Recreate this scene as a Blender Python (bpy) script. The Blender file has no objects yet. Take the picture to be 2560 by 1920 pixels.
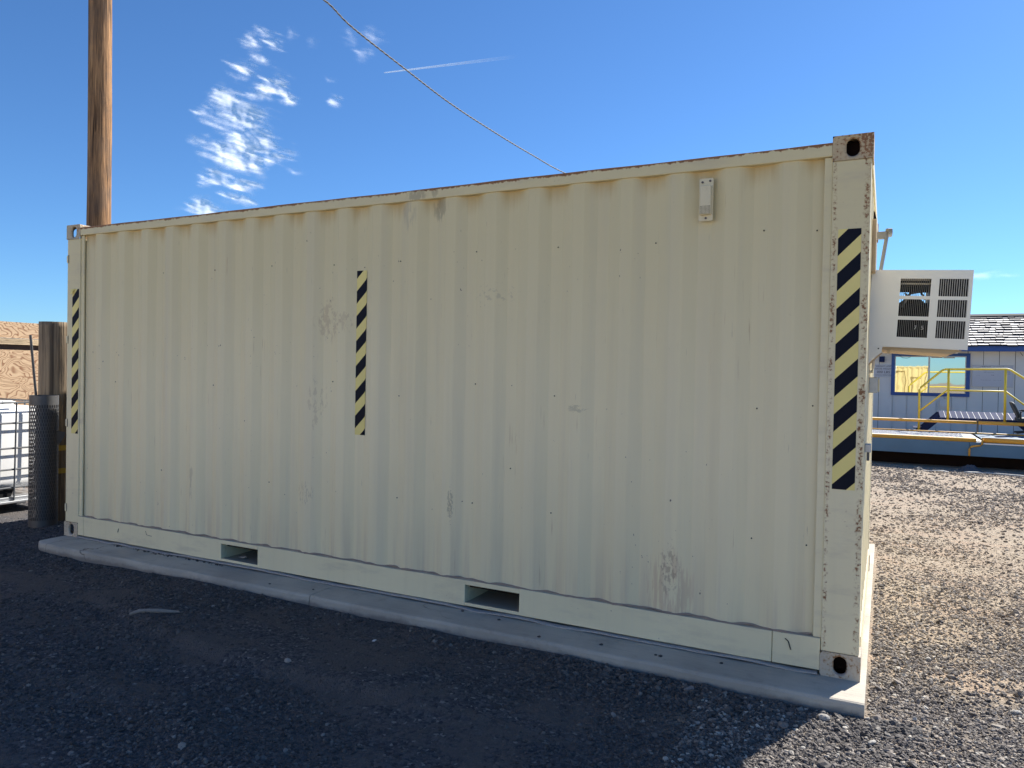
import bpy, math, random
import numpy as np
from mathutils import Vector, Matrix
R = math.radians
rng = np.random.default_rng(7); random.seed(7)
scn = bpy.context.scene
col = scn.collection

# ------------------------------------------------------------------ camera
def cam_axes(yaw, pitch, roll):
    f = np.array([math.sin(yaw)*math.cos(pitch), math.cos(yaw)*math.cos(pitch), math.sin(pitch)])
    r = np.array([math.cos(yaw), -math.sin(yaw), 0]); u = np.cross(r, f)
    return r*math.cos(roll)+u*math.sin(roll), -r*math.sin(roll)+u*math.cos(roll), f
CAM = (6.13201, -3.86489, 1.43645)
r_, u_, f_ = cam_axes(-0.466336, -0.015962, 0.01848)
cd = bpy.data.cameras.new('camera'); cam = bpy.data.objects.new('camera', cd); col.objects.link(cam)
cam.matrix_world = Matrix([[r_[0], u_[0], -f_[0], CAM[0]], [r_[1], u_[1], -f_[1], CAM[1]], [r_[2], u_[2], -f_[2], CAM[2]], [0, 0, 0, 1]])
cd.sensor_width = 36; cd.lens = 36*1854.26/2560; cd.clip_end = 8000; cd.clip_start = .05
scn.camera = cam

# ------------------------------------------------------------------ sky, sun, exposure
SUN_EL, SUN_AZ = R(37.5), math.atan2(.385, .92)
w = bpy.data.worlds.new("World"); scn.world = w; w.use_nodes = True
nt = w.node_tree; bg = nt.nodes['Background']; sk = nt.nodes.new('ShaderNodeTexSky')
sk.sky_type = 'NISHITA'; sk.sun_disc = False; sk.sun_elevation = SUN_EL; sk.sun_rotation = SUN_AZ
sk.altitude = 1200; sk.air_density = 1.0; sk.dust_density = 0.3; sk.ozone_density = 2.5
tint = nt.nodes.new('ShaderNodeMix'); tint.data_type = 'RGBA'; tint.blend_type = 'MULTIPLY'; tint.inputs[0].default_value = 1
tint.inputs[7].default_value = (.555, .875, 1.20, 1)      # deep, clear high-desert blue
nt.links.new(sk.outputs[0], tint.inputs[6]); nt.links.new(tint.outputs[2], bg.inputs[0]); bg.inputs[1].default_value = 0.0595
sdir = Vector((math.sin(SUN_AZ)*math.cos(SUN_EL), math.cos(SUN_AZ)*math.cos(SUN_EL), math.sin(SUN_EL)))
sl = bpy.data.lights.new('sun', 'SUN'); sl.energy = 4.7; sl.angle = R(.53); sl.color = (1, .955, .88)
so = bpy.data.objects.new('sun', sl); col.objects.link(so); so.rotation_euler = sdir.to_track_quat('Z', 'Y').to_euler()
scn.view_settings.view_transform = 'Standard'; scn.view_settings.look = 'None'
scn.view_settings.exposure = 1.15; scn.view_settings.gamma = 1; scn.view_settings.use_curve_mapping = False
scn.cycles.max_bounces = 8; scn.cycles.transparent_max_bounces = 12
scn.cycles.sample_clamp_indirect = 6

# ------------------------------------------------------------------ material helpers
class NT:
    def __init__(s, name):
        s.m = bpy.data.materials.new(name); s.m.use_nodes = True; s.t = s.m.node_tree
        s.p = s.t.nodes['Principled BSDF']; s.pos = None
    def n(s, typ, **kw):
        x = s.t.nodes.new(typ)
        for k, v in kw.items(): setattr(x, k, v)
        return x
    def l(s, a, b): s.t.links.new(a, b)
    def setin(s, sock, v):
        if hasattr(v, 'is_output') or isinstance(v, bpy.types.NodeSocket): s.l(v, sock)
        else:
            if isinstance(v, (tuple, list)) and len(v) == 3 and sock.type == 'RGBA': v = (*v, 1)
            sock.default_value = v
    def P(s):
        if s.pos is None: s.pos = s.n('ShaderNodeNewGeometry')
        return s.pos.outputs['Position']
    def obj(s): return s.n('ShaderNodeTexCoord').outputs['Object']
    def math(s, op, a, b=0.0, c=0.0, clamp=False):
        x = s.n('ShaderNodeMath', operation=op, use_clamp=clamp)
        for i, v in enumerate((a, b, c)): s.setin(x.inputs[i], v)
        return x.outputs[0]
    def scale(s, v, sc):
        x = s.n('ShaderNodeVectorMath', operation='MULTIPLY'); s.setin(x.inputs[0], v); x.inputs[1].default_value = sc
        return x.outputs[0]
    def noise(s, vec, sc, det=3, rough=.55, dist=0.0):
        x = s.n('ShaderNodeTexNoise'); s.setin(x.inputs['Vector'], vec); x.inputs['Scale'].default_value = sc
        x.inputs['Detail'].default_value = det; x.inputs['Roughness'].default_value = rough; x.inputs['Distortion'].default_value = dist
        return x.outputs['Fac']
    def vor(s, vec, sc, out='Distance', feat='F1'):
        x = s.n('ShaderNodeTexVoronoi', feature=feat); s.setin(x.inputs['Vector'], vec); x.inputs['Scale'].default_value = sc
        return x.outputs[out]
    def ramp(s, v, a, b):     # smoothstep a..b -> 0..1
        x = s.n('ShaderNodeMapRange', interpolation_type='SMOOTHSTEP'); s.setin(x.inputs[0], v)
        x.inputs[1].default_value = a; x.inputs[2].default_value = b
        return x.outputs[0]
    def mix(s, f, a, b):
        x = s.n('ShaderNodeMix', data_type='RGBA'); s.setin(x.inputs[0], f); s.setin(x.inputs[6], a); s.setin(x.inputs[7], b)
        return x.outputs[2]
    def xyz(s, v):
        x = s.n('ShaderNodeSeparateXYZ'); s.setin(x.inputs[0], v); return x.outputs
    def bump(s, h, st=.3, d=.01):
        x = s.n('ShaderNodeBump'); s.setin(x.inputs['Height'], h); x.inputs['Strength'].default_value = st; x.inputs['Distance'].default_value = d
        s.l(x.outputs[0], s.p.inputs['Normal']); return x
    def out(s, c=None, rough=None, metal=None, spec=None):
        if c is not None: s.setin(s.p.inputs['Base Color'], c)
        if rough is not None: s.setin(s.p.inputs['Roughness'], rough)
        if metal is not None: s.setin(s.p.inputs['Metallic'], metal)
        if spec is not None: s.setin(s.p.inputs['Specular IOR Level'], spec)
        return s.m

def simple(name, c, rough=.6, metal=0, var=.18, sc=9, bump=0, spec=.5, dirt=None):
    m = NT(name); P = m.P()
    n = m.noise(P, sc, 5, .6)
    dk = tuple(x*(1-var*1.6) for x in c); lt = tuple(min(1, x*(1+var)) for x in c)
    cc = m.mix(n, dk, lt)
    if dirt: cc = m.mix(m.ramp(m.noise(P, sc*3.3, 5, .7), .55, .75), cc, dirt)
    if bump: m.bump(m.noise(P, sc*8, 4), bump, .004)
    return m.out(cc, rough, metal, spec)

# ---- container paint
def paint(name, base, rust=0.0, edge=None, toprust=False, wall=False, spots=(), dust=True):
    m = NT(name); P = m.P(); x, y, z = m.xyz(P)
    big = m.noise(m.scale(P, (1, 1, .35)), 1.1, 4, .55)
    streak = m.noise(m.scale(P, (16, 16, .7)), 1.0, 5, .6)
    fine = m.noise(m.scale(P, (40, 40, 2.5)), 1.0, 4, .6)
    c = m.mix(m.ramp(big, .3, .7), tuple(v*.955 for v in base), tuple(min(1, v*1.03) for v in base))
    c = m.mix(m.math('MULTIPLY', m.ramp(streak, .48, .75), .10), c, (.50, .42, .30))
    c = m.mix(m.math('MULTIPLY', m.ramp(fine, .5, .8), .10), c, (.74, .71, .60))
    tone = m.math('MULTIPLY', m.ramp(z, .9, 2.5), .85)
    c = m.mix(tone, c, (base[0]*.76, base[1]*.735, base[2]*.62))   # paint graded darker and yellower towards the top
    if wall:
        # rusty bleed below the top rail, in the recesses
        rec = m.ramp(y, .013, .034)
        lowp = m.math('ADD', z, m.math('MULTIPLY', m.math('SUBTRACT', streak, .5), .16))
        bleed = m.math('MULTIPLY', m.ramp(lowp, 2.375, 2.53), m.math('MULTIPLY_ADD', rec, .72, .12))
        c = m.mix(bleed, c, (.52, .36, .14))
        # dirt wash near the floor
        wash = m.math('MULTIPLY', m.ramp(lowp, .62, .16), m.math('MULTIPLY', m.ramp(streak, .42, .66), .30))
        c = m.mix(wash, c, (.56, .43, .33))
        g = m.math('MULTIPLY', m.ramp(m.noise(m.scale(P, (7, 7, .25)), 1, 3, .5), .5, .72), .12)
        c = m.mix(g, c, (.52, .48, .43))
        # fine chips and scratches
        ch = m.math('MULTIPLY', m.ramp(m.noise(m.scale(P, (60, 60, 38)), 1, 2, .5), .735, .76), m.ramp(m.noise(P, 1.7, 2), .5, .6))
        c = m.mix(ch, c, (.16, .12, .10))
        dr = m.math('MULTIPLY', m.ramp(m.noise(m.scale(P, (95, 95, 3.2)), 1, 3, .55), .64, .74), m.ramp(m.noise(m.scale(P, (3, 3, 2.2)), 1, 3), .52, .64))
        c = m.mix(m.math('MULTIPLY', dr, .42), c, (.40, .235, .12))
        sw = m.ramp(m.noise(m.scale(P, (150, 150, 5)), 1, 2, .5), .76, .80)
        c = m.mix(m.math('MULTIPLY', sw, .5), c, (.2, .16, .13))
    if not wall:
        gr_ = m.math('MULTIPLY', m.ramp(m.noise(m.scale(P, (2.2, 2.2, 9)), 1, 5, .65), .48, .74), .34)
        c = m.mix(gr_, c, (.47, .39, .30))
        nick = m.math('MULTIPLY', m.ramp(m.noise(m.scale(P, (42, 42, 70)), 1, 3, .55), .70, .74), m.ramp(m.noise(P, 2.6, 2), .50, .62))
        c = m.mix(m.math('MULTIPLY', nick, .7), c, (.17, .13, .11))
    for (sx, sz, rx, rz, sc_, thr, colr, amt) in spots:
        dx = m.math('DIVIDE', m.math('SUBTRACT', x, sx), rx); dz = m.math('DIVIDE', m.math('SUBTRACT', z, sz), rz)
        d = m.math('ADD', m.math('MULTIPLY', dx, dx), m.math('MULTIPLY', dz, dz))
        mask = m.ramp(d, 1.0, .1)
        nn = m.noise(m.scale(P, sc_), 1, 4, .65)
        c = m.mix(m.math('MULTIPLY', m.ramp(m.math('MULTIPLY_ADD', mask, .13, nn), thr+.05, thr+.13), m.math('MULTIPLY', m.math('POWER', mask, .6), amt*.40)), c, colr)
    rustm = None
    if rust or edge or toprust:
        n1 = m.noise(P, 75, 4, .6); n2 = m.noise(P, 6, 3, .6)
        acc = m.math('MULTIPLY_ADD', n2, .5, m.math('MULTIPLY', n1, .75))
        bias = rust
        if edge:
            e = None
            for ex, wd in edge:
                k = m.ramp(m.math('ABSOLUTE', m.math('SUBTRACT', x, ex)), wd, wd*.15)
                e = k if e is None else m.math('MAXIMUM', e, k)
            bias = m.math('MULTIPLY_ADD', e, .20, rust)
        if toprust:
            bias = m.math('MULTIPLY_ADD', m.ramp(m.math('ADD', z, m.math('MULTIPLY', m.noise(m.scale(P, (30, 30, 6)), 1, 4), .03)), 2.552, 2.575), .46, rust)
        rustm = m.ramp(m.math('ADD', acc, bias), .80, .86)
        rc = m.mix(m.noise(P, 40, 3), (.13, .055, .028), (.42, .22, .105))
        halo = m.math('MULTIPLY', m.ramp(m.math('ADD', acc, bias), .68, .84), .45)
        c = m.mix(halo, c, (.42, .27, .14)); c = m.mix(rustm, c, rc)
    if dust:
        nz = m.xyz(m.pos.outputs['Normal'])[2]
        c = m.mix(m.math('MULTIPLY', m.ramp(nz, .3, .7), .8), c, (.34, .285, .25))
    m.bump(m.math('MULTIPLY_ADD', m.noise(P, 120, 2), .4, m.noise(P, 9, 3)), .12, .004)
    return m.out(c, .5 if rustm is None else m.math('MULTIPLY_ADD', rustm, .4, .5), 0, .35)
BEIGE = (.89, .79, .52)
M = {}
wall_spots = [
  (2.80, 1.76, .16, .17, (38, 38, 22), .53, (.33, .20, .13), .75),
  (2.95, 1.75, .07, .10, (45, 45, 26), .55, (.33, .22, .15), .6),
  (2.70, 1.20, .10, .25, (40, 40, 18), .57, (.30, .20, .14), .55),
  (5.13, .30, .16, .26, (50, 50, 4), .50, (.50, .27, .19), .75),
  (5.13, .40, .07, .18, (60, 60, 30), .55, (.24, .12, .08), 1.0),
  (3.66, 2.44, .07, .10, (55, 55, 9), .47, (.05, .045, .05), .85),
  (3.43, 2.42, .07, .13, (35, 35, 5), .50, (.22, .21, .22), .6),
  (2.60, .58, .12, .12, (80, 80, 20), .58, (.22, .17, .13), .7),
  (1.50, .55, .03, .22, (50, 50, 8), .53, (.16, .10, .08), .6),
  (3.77, .62, .030, .13, (80, 80, 40), .52, (.10, .085, .07), 1.0),
  (4.59, 1.24, .07, .03, (40, 40, 60), .52, (.14, .13, .11), .7),
  (4.05, 1.90, .20, .08, (30, 30, 40), .60, (.26, .22, .17), .6),
]
M['wall'] = paint('container_wall_paint', BEIGE, wall=True, spots=wall_spots)
M['rail'] = paint('container_rail_paint', BEIGE, rust=-.09)
M['trail'] = paint('top_rail_paint', BEIGE, rust=-.055, toprust=True, spots=[(3.50, 2.53, .09, .05, (55, 55, 9), .45, (.05, .045, .05), .85), (3.63, 2.54, .03, .05, (60, 60, 14), .48, (.07, .05, .05), .8)])
M['postR'] = paint('right_post_paint', BEIGE, rust=-.065, edge=[(6.035, .028), (5.895, .020)], dust=False)
M['postL'] = paint('left_post_paint', BEIGE, rust=-.115, dust=False)
M['cast'] = paint('casting_rusty_paint', (.68, .55, .37), rust=.15)
M['castlow'] = paint('casting_worn_paint', (.58, .51, .40), rust=.11)
M['dark'] = simple('dark_steel_and_shade', (.018, .010, .008), .9, spec=.1)
M['roof'] = simple('container_roof_paint', (.5, .47, .38), .6)
M['tapeY'] = simple('tape_yellow_vinyl', (.88, .74, .27), .5, var=.05, spec=.3)
M['tapeB'] = simple('tape_black_vinyl', (.006, .008, .018), .6, var=.1, spec=.15)
M['line'] = simple('seam_dirt', (.15, .125, .11), .8)
M['seal'] = simple('foam_seal_grey', (.50, .46, .43), .8, bump=.3, sc=30, dirt=(.16, .14, .13))
M['rivet'] = simple('rivet_dark_steel', (.03, .028, .025), .5, .5)
M['ventc'] = simple('vent_paint', (.74, .65, .42), .5, var=.06, dirt=(.60, .50, .31))
M['hole'] = simple('vent_holes_shade', (.12, .10, .07), .9)
M['galv'] = simple('galvanised_steel', (.50, .51, .52), .42, .75, sc=20)
M['armg'] = simple('arm_grey_paint', (.24, .24, .24), .5)
M['steel'] = simple('grey_steel', (.12, .12, .125), .5, .6, sc=20)
M['acw'] = simple('ac_casing_enamel', (.84, .84, .79), .38, var=.05, sc=3)
M['acd'] = simple('ac_inner_black', (.008, .008, .009), .8, spec=.2)
M['acfin'] = simple('ac_coil_fin', (.08, .06, .05), .5, .4)
M['tan'] = simple('tan_board', (.56, .42, .26), .6)
M['cream'] = simple('cream_plastic', (.72, .64, .48), .4, var=.05)
M['whitep'] = simple('white_print', (.8, .8, .8), .5, var=.02)
M['shim'] = simple('bare_wood_shim', (.62, .47, .27), .7)

def concrete():
    m = NT('concrete'); P = m.P(); z = m.xyz(P)[2]
    a = m.noise(P, 2.2, 5, .6); b = m.noise(m.scale(P, (4, 46, 46)), 1, 4, .6); f = m.noise(P, 160, 3, .6); st = m.noise(P, 6.5, 5, .7)
    c = m.mix(m.ramp(a, .3, .7), (.40, .362, .305), (.53, .485, .405))
    c = m.mix(m.math('MULTIPLY', m.ramp(b, .5, .75), .35), c, (.30, .275, .24))
    c = m.mix(m.math('MULTIPLY', m.ramp(st, .54, .70), .38), c, (.27, .24, .205))
    c = m.mix(m.math('MULTIPLY', m.ramp(f, .5, .8), .3), c, (.28, .26, .23))
    v = m.n('ShaderNodeTexVoronoi', feature='DISTANCE_TO_EDGE'); wp = m.n('ShaderNodeVectorMath', operation='ADD'); m.l(P, wp.inputs[0])
    nz = m.n('ShaderNodeTexNoise'); m.l(P, nz.inputs['Vector']); nz.inputs['Scale'].default_value = 5; nz.inputs['Detail'].default_value = 5
    m.l(m.scale(nz.outputs['Color'], (.25, .25, .25)), wp.inputs[1]); m.l(wp.outputs[0], v.inputs['Vector']); v.inputs['Scale'].default_value = .75
    ck = m.math('MULTIPLY', m.ramp(v.outputs['Distance'], .0045, .0015), m.ramp(m.noise(P, 1.1, 2), .46, .56))
    c = m.mix(m.math('MULTIPLY', ck, .7), c, (.12, .105, .095))
    c = m.mix(m.math('MULTIPLY', m.ramp(m.math('MULTIPLY_ADD', m.noise(P, 7, 5, .7), .07, z), .008, -.022), .65), c, (.185, .16, .145))
    pit = m.ramp(m.noise(P, 55, 3), .66, .74)
    m.bump(m.math('SUBTRACT', m.math('MULTIPLY_ADD', f, .35, b), m.math('MULTIPLY_ADD', ck, 1.2, pit)), .6, .006)
    return m.out(c, .85, 0, .2)
M['conc'] = concrete()

def groundmat():
    m = NT('gravel_ground'); P = m.P(); x, y, z = m.xyz(P)
    big = m.noise(P, .55, 4, .6); mid = m.noise(m.scale(P, (.62, 1.35, 1)), 2.3, 5, .62, .5); sm = m.noise(P, 28, 4, .65); fi = m.noise(P, 170, 3, .6)
    wp = m.n('ShaderNodeVectorMath', operation='ADD'); m.l(P, wp.inputs[0]); nzc = m.n('ShaderNodeTexNoise'); m.l(P, nzc.inputs['Vector']); nzc.inputs['Scale'].default_value = 45
    m.l(m.scale(nzc.outputs['Color'], (.02, .02, .02)), wp.inputs[1])
    v = m.n('ShaderNodeTexVoronoi'); m.l(wp.outputs[0], v.inputs['Vector']); v.inputs['Scale'].default_value = 70
    v2 = m.n('ShaderNodeTexVoronoi'); m.l(wp.outputs[0], v2.inputs['Vector']); v2.inputs['Scale'].default_value = 165
    rnd = m.xyz(v.outputs['Color'])[0]; rnd2 = m.xyz(v2.outputs['Color'])[1]
    # pale compacted dust of the open yard
    yard = m.mix(m.ramp(sm, .3, .72), (.30, .24, .175), (.52, .43, .325)); yard = m.mix(m.ramp(mid, .45, .7), yard, (.45, .335, .24))
    yard = m.mix(m.math('MULTIPLY', m.ramp(rnd2, .74, .86), m.math('MULTIPLY', m.ramp(mid, .35, .6), .45)), yard, (.22, .185, .155))
    # crushed gravel; its dark tone also deepens the shade in front of the slab
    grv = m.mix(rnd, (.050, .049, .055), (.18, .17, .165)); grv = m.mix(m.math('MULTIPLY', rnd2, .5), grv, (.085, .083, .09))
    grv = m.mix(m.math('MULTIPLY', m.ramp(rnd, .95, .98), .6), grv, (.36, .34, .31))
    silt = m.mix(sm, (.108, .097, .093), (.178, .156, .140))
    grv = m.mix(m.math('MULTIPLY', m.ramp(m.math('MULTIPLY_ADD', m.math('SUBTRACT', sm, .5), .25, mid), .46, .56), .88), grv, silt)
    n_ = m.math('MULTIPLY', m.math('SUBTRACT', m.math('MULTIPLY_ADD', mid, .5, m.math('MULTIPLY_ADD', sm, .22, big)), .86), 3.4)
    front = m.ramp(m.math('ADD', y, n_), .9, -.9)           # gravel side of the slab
    back = m.ramp(m.math('ADD', y, n_), -3.3, -2.5)  # patch ends out of view where sun begins, so pale ground bounces light
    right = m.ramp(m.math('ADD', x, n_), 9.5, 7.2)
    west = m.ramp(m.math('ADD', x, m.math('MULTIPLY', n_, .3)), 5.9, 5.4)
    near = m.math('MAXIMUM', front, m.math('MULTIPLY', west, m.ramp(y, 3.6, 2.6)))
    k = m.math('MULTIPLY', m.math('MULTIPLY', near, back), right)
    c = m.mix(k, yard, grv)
    c = m.mix(m.math('MULTIPLY', m.ramp(y, 3, 8), .5), c, m.mix(m.noise(P, 9, 6, .75), (.23, .19, .15), (.42, .35, .28)))
    h = m.math('ADD', m.math('MULTIPLY', v.outputs['Distance'], -1.0), m.math('MULTIPLY', v2.outputs['Distance'], -.6))
    hh = m.math('MULTIPLY_ADD', sm, .8, m.math('MULTIPLY_ADD', fi, .3, h))
    m.bump(m.math('MULTIPLY', hh, m.math('MULTIPLY_ADD', m.ramp(y, 1.5, 8), -.6, 1)), 1.0, .011)
    return m.out(c, .92, 0, .12)
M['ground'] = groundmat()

def stonemat(name, cols, pale=.06):
    m = NT(name); oi = m.n('ShaderNodeObjectInfo').outputs['Random']
    cr = m.n('ShaderNodeValToRGB'); m.l(oi, cr.inputs[0]); cr.color_ramp.interpolation = 'LINEAR'
    while len(cr.color_ramp.elements) < len(cols): cr.color_ramp.elements.new(.5)
    for i, (p, c) in enumerate(cols): cr.color_ramp.elements[i].position = p; cr.color_ramp.elements[i].color = (*c, 1)
    c = m.mix(m.math('MULTIPLY', m.noise(m.P(), 150, 3), .5), cr.outputs[0], (.16, .13, .10))
    return m.out(c, .85, 0, .25)
M['stone'] = stonemat('gravel_stone', [(0, (.035, .035, .04)), (.5, (.08, .077, .08)), (.85, (.125, .118, .114)), (.97, (.18, .17, .158)), (1, (.32, .30, .27))])
M['stoneS'] = stonemat('gravel_stone_yard', [(0, (.055, .05, .052)), (.4, (.14, .128, .125)), (.75, (.27, .235, .205)), (.93, (.44, .39, .33)), (1, (.62, .58, .50))])
M['stoneY'] = stonemat('yard_chip', [(0, (.10, .082, .072)), (.4, (.25, .205, .165)), (.75, (.38, .32, .26)), (.93, (.50, .43, .355)), (1, (.62, .56, .48))])
M['rock'] = simple('pale_rock', (.34, .32, .29), .85, sc=25, bump=.5)
M['rockd'] = simple('grey_rock', (.20, .19, .19), .85, sc=25, bump=.5)

# ------------------------------------------------------------------ mesh helpers
class MB:
    def __init__(s): s.v = []; s.f = []; s.mi = []
    def box(s, x0, x1, y0, y1, z0, z1, mi=0):
        b = len(s.v); s.v += [(x, y, z) for z in (z0, z1) for y in (y0, y1) for x in (x0, x1)]
        for f in ((0, 2, 3, 1), (4, 5, 7, 6), (0, 1, 5, 4), (1, 3, 7, 5), (3, 2, 6, 7), (2, 0, 4, 6)):
            s.f.append(tuple(b+i for i in f)); s.mi.append(mi)
        return s
    def poly(s, pts, mi=0):
        b = len(s.v); s.v += [tuple(p) for p in pts]; s.f.append(tuple(range(b, b+len(pts)))); s.mi.append(mi); return s
    def prism(s, pts, vec, mi=0):      # polygon extruded along vec
        b = len(s.v); n = len(pts); s.v += [tuple(p) for p in pts]; s.v += [tuple(np.add(p, vec)) for p in pts]
        s.f.append(tuple(range(b+n-1, b-1, -1))); s.f.append(tuple(range(b+n, b+2*n))); s.mi += [mi, mi]
        for i in range(n):
            j = (i+1) % n; s.f.append((b+i, b+j, b+n+j, b+n+i)); s.mi.append(mi)
        return s
    def tube(s, pts, r, n=8, mi=0, cap=True, closed=False):
        pts = [np.array(p, float) for p in pts]; b = len(s.v); k = len(pts)
        rr = r if hasattr(r, '__len__') else [r]*k
        for i, p in enumerate(pts):
            if closed: t = pts[(i+1) % k]-pts[i-1]
            else: t = pts[min(i+1, k-1)]-pts[max(i-1, 0)]
            t = t/np.linalg.norm(t); up = np.array([0, 0, 1.]) if abs(t[2]) < .9 else np.array([1., 0, 0])
            a = np.cross(t, up); a /= np.linalg.norm(a); c = np.cross(a, t)
            for j in range(n):
                th = 2*math.pi*j/n; s.v.append(tuple(p+rr[i]*(math.cos(th)*a+math.sin(th)*c)))
        for i in range(k if closed else k-1):
            i2 = (i+1) % k
            for j in range(n):
                s.f.append((b+i*n+j, b+i*n+(j+1) % n, b+i2*n+(j+1) % n, b+i2*n+j)); s.mi.append(mi)
        if cap and not closed:
            s.f.append(tuple(b+j for j in range(n-1, -1, -1))); s.f.append(tuple(b+(k-1)*n+j for j in range(n))); s.mi += [mi, mi]
        return s
    def build(s, name, mats, parent=None, smooth=False, bevel=0, **props):
        o = link(name, s.mesh(name, mats), parent, **props)
        if smooth: o.data.polygons.foreach_set('use_smooth', [True]*len(o.data.polygons))
        if bevel:
            md = o.modifiers.new('bevel', 'BEVEL'); md.width = bevel; md.segments = 2; md.limit_method = 'ANGLE'; md.angle_limit = R(40)
        return o
    def mesh(s, name, mats):
        me = bpy.data.meshes.new(name); me.from_pydata(s.v, [], s.f)
        if not isinstance(mats, (list, tuple)): mats = [mats]
        for m in mats: me.materials.append(m)
        if len(mats) > 1: me.polygons.foreach_set('material_index', s.mi)
        me.update(); return me
LOC = {}
def link(name, me, parent=None, **props):
    o = bpy.data.objects.new(name, me); col.objects.link(o)
    if parent is not None:
        o.parent = parent; base = LOC.get(parent.name)
        if base is not None and me is not None and not props.pop('local', False):
            me.transform(Matrix.Translation(-Vector(base)))
        LOC[o.name] = base
    for k, v in props.items():
        if k != 'local': o[k] = v
    return o
def thing(name, loc, label, cat, group=None, rot=None):   # children meshes are given in world coordinates
    o = bpy.data.objects.new(name, None); col.objects.link(o); o.location = loc; LOC[o.name] = tuple(loc)
    o.empty_display_size = .2
    if rot: o.rotation_euler = rot
    o['label'] = label; o['category'] = cat
    if group: o['group'] = group
    return o
def tag(o, label, cat, group=None):
    o['label'] = label; o['category'] = cat
    if group: o['group'] = group
    return o
def box(name, x0, x1, y0, y1, z0, z1, mat, parent=None, bevel=0, **p):
    return MB().box(x0, x1, y0, y1, z0, z1).build(name, mat, parent, bevel=bevel, **p)

# numpy value noise
def vnoise(x, y, seed=0):
    g = np.random.default_rng(seed).random((256, 256)); xi = np.floor(x).astype(int); yi = np.floor(y).astype(int)
    fx = x-xi; fy = y-yi; fx = fx*fx*(3-2*fx); fy = fy*fy*(3-2*fy); a = xi & 255; b = yi & 255; a1 = (a+1) & 255; b1 = (b+1) & 255
    return (g[a, b]*(1-fx)+g[a1, b]*fx)*(1-fy)+(g[a, b1]*(1-fx)+g[a1, b1]*fx)*fy
def fbm(x, y, oct=4, seed=0, gain=.5):
    s = 0; a = 1; t = 0
    for i in range(oct): s = s+a*vnoise(x*2**i+17.3*i, y*2**i+5.1*i, seed+i); t += a; a *= gain
    return s/t

# ------------------------------------------------------------------ ground
def sst(a, b, v): t = np.clip((v-a)/(b-a), 0, 1); return t*t*(3-2*t)
def gheight(x, y):
    z = -.058+.030*(fbm(x*.9, y*.9, 3, 1)-.5)+.020*(fbm(x*3.1, y*3.1, 3, 5)-.5)+.009*(fbm(x*14, y*14, 3, 9)-.5)*sst(6, 2, y)
    # shallow tyre ruts and swept ridges in the shaded foreground
    yl = -.97-.13*(x-2.4)+.10*np.sin(x*1.7); d = y-yl
    z = z+.042*sst(-.06, .03, d)*sst(.75, .1, d)*sst(1.3, 2.2, x)*sst(4.8, 4.0, x)
    z = z-.014*np.exp(-((d+.28)/.13)**2)*sst(1.0, 2.0, x)*sst(5, 4, x)
    yl2 = -1.75-.16*(x-3.2)+.08*np.sin(x*2.1+1); d2 = y-yl2
    z = z+.024*np.exp(-(d2/.12)**2)*sst(2, 3, x)*sst(6.5, 5, x)
    # low mound at the left end of the slab, hollow further left
    z = z+.035*np.exp(-((x+.55)**2/.20+(y-.15)**2/.35))-.05*sst(-.9, -1.7, x)
    z = z-.03*np.exp(-((x-.4)**2/.5+(y+.35)**2/.08))
    nearslab = sst(.45, .0, np.maximum(np.maximum(-.27-y, x-6.083), np.maximum(-(x-.02), y-3.3)))
    z = z*(1-.5*nearslab)+(-.052+.034*(fbm(x*2.6, y*2.6, 4, 19)-.5))*.5*nearslab+.022*(fbm(x*2.2+9, y*2.2, 4, 23)-.5)*nearslab
    return np.where((x > .1) & (x < 6.0) & (y > -.18) & (y < 3.1), np.minimum(z, -.045), z)
def axis(lo, a, b, hi, st, grow=1.16):
    m = list(np.arange(a, b, st)); L = []; s = st; v = a
    while v > lo: s *= grow; v -= s; L.append(v)
    H = []; s = st; v = m[-1]
    while v < hi: s *= grow; v += s; H.append(v)
    return np.array(L[::-1]+m+H)
gx = axis(-700, -1.6, 8.6, 700, .024); gy = axis(-300, -3.0, 4.2, 1500, .024, 1.05)
X, Y = np.meshgrid(gx, gy, indexing='ij'); Z = gheight(X, Y)
fade = sst(14, 30, np.hypot(X-4, Y-2)); Z = Z*(1-fade)+(-.06)*fade
nx, ny = X.shape; me = bpy.data.meshes.new('ground')
me.vertices.add(nx*ny); me.vertices.foreach_set('co', np.stack([X, Y, Z], -1).astype(np.float32).ravel())
I, J = np.meshgrid(np.arange(nx-1), np.arange(ny-1), indexing='ij'); a = I*ny+J
Q = np.stack([a, a+ny, a+ny+1, a+1], -1).reshape(-1, 4)
me.loops.add(Q.size); me.loops.foreach_set('vertex_index', Q.ravel().astype(np.int32))
me.polygons.add(len(Q)); me.polygons.foreach_set('loop_start', np.arange(0, Q.size, 4, dtype=np.int32))
me.polygons.foreach_set('use_smooth', np.ones(len(Q), bool)); me.update(); me.validate()
me.materials.append(M['ground']); gr = link('ground', me); gr['kind'] = 'structure'

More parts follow.
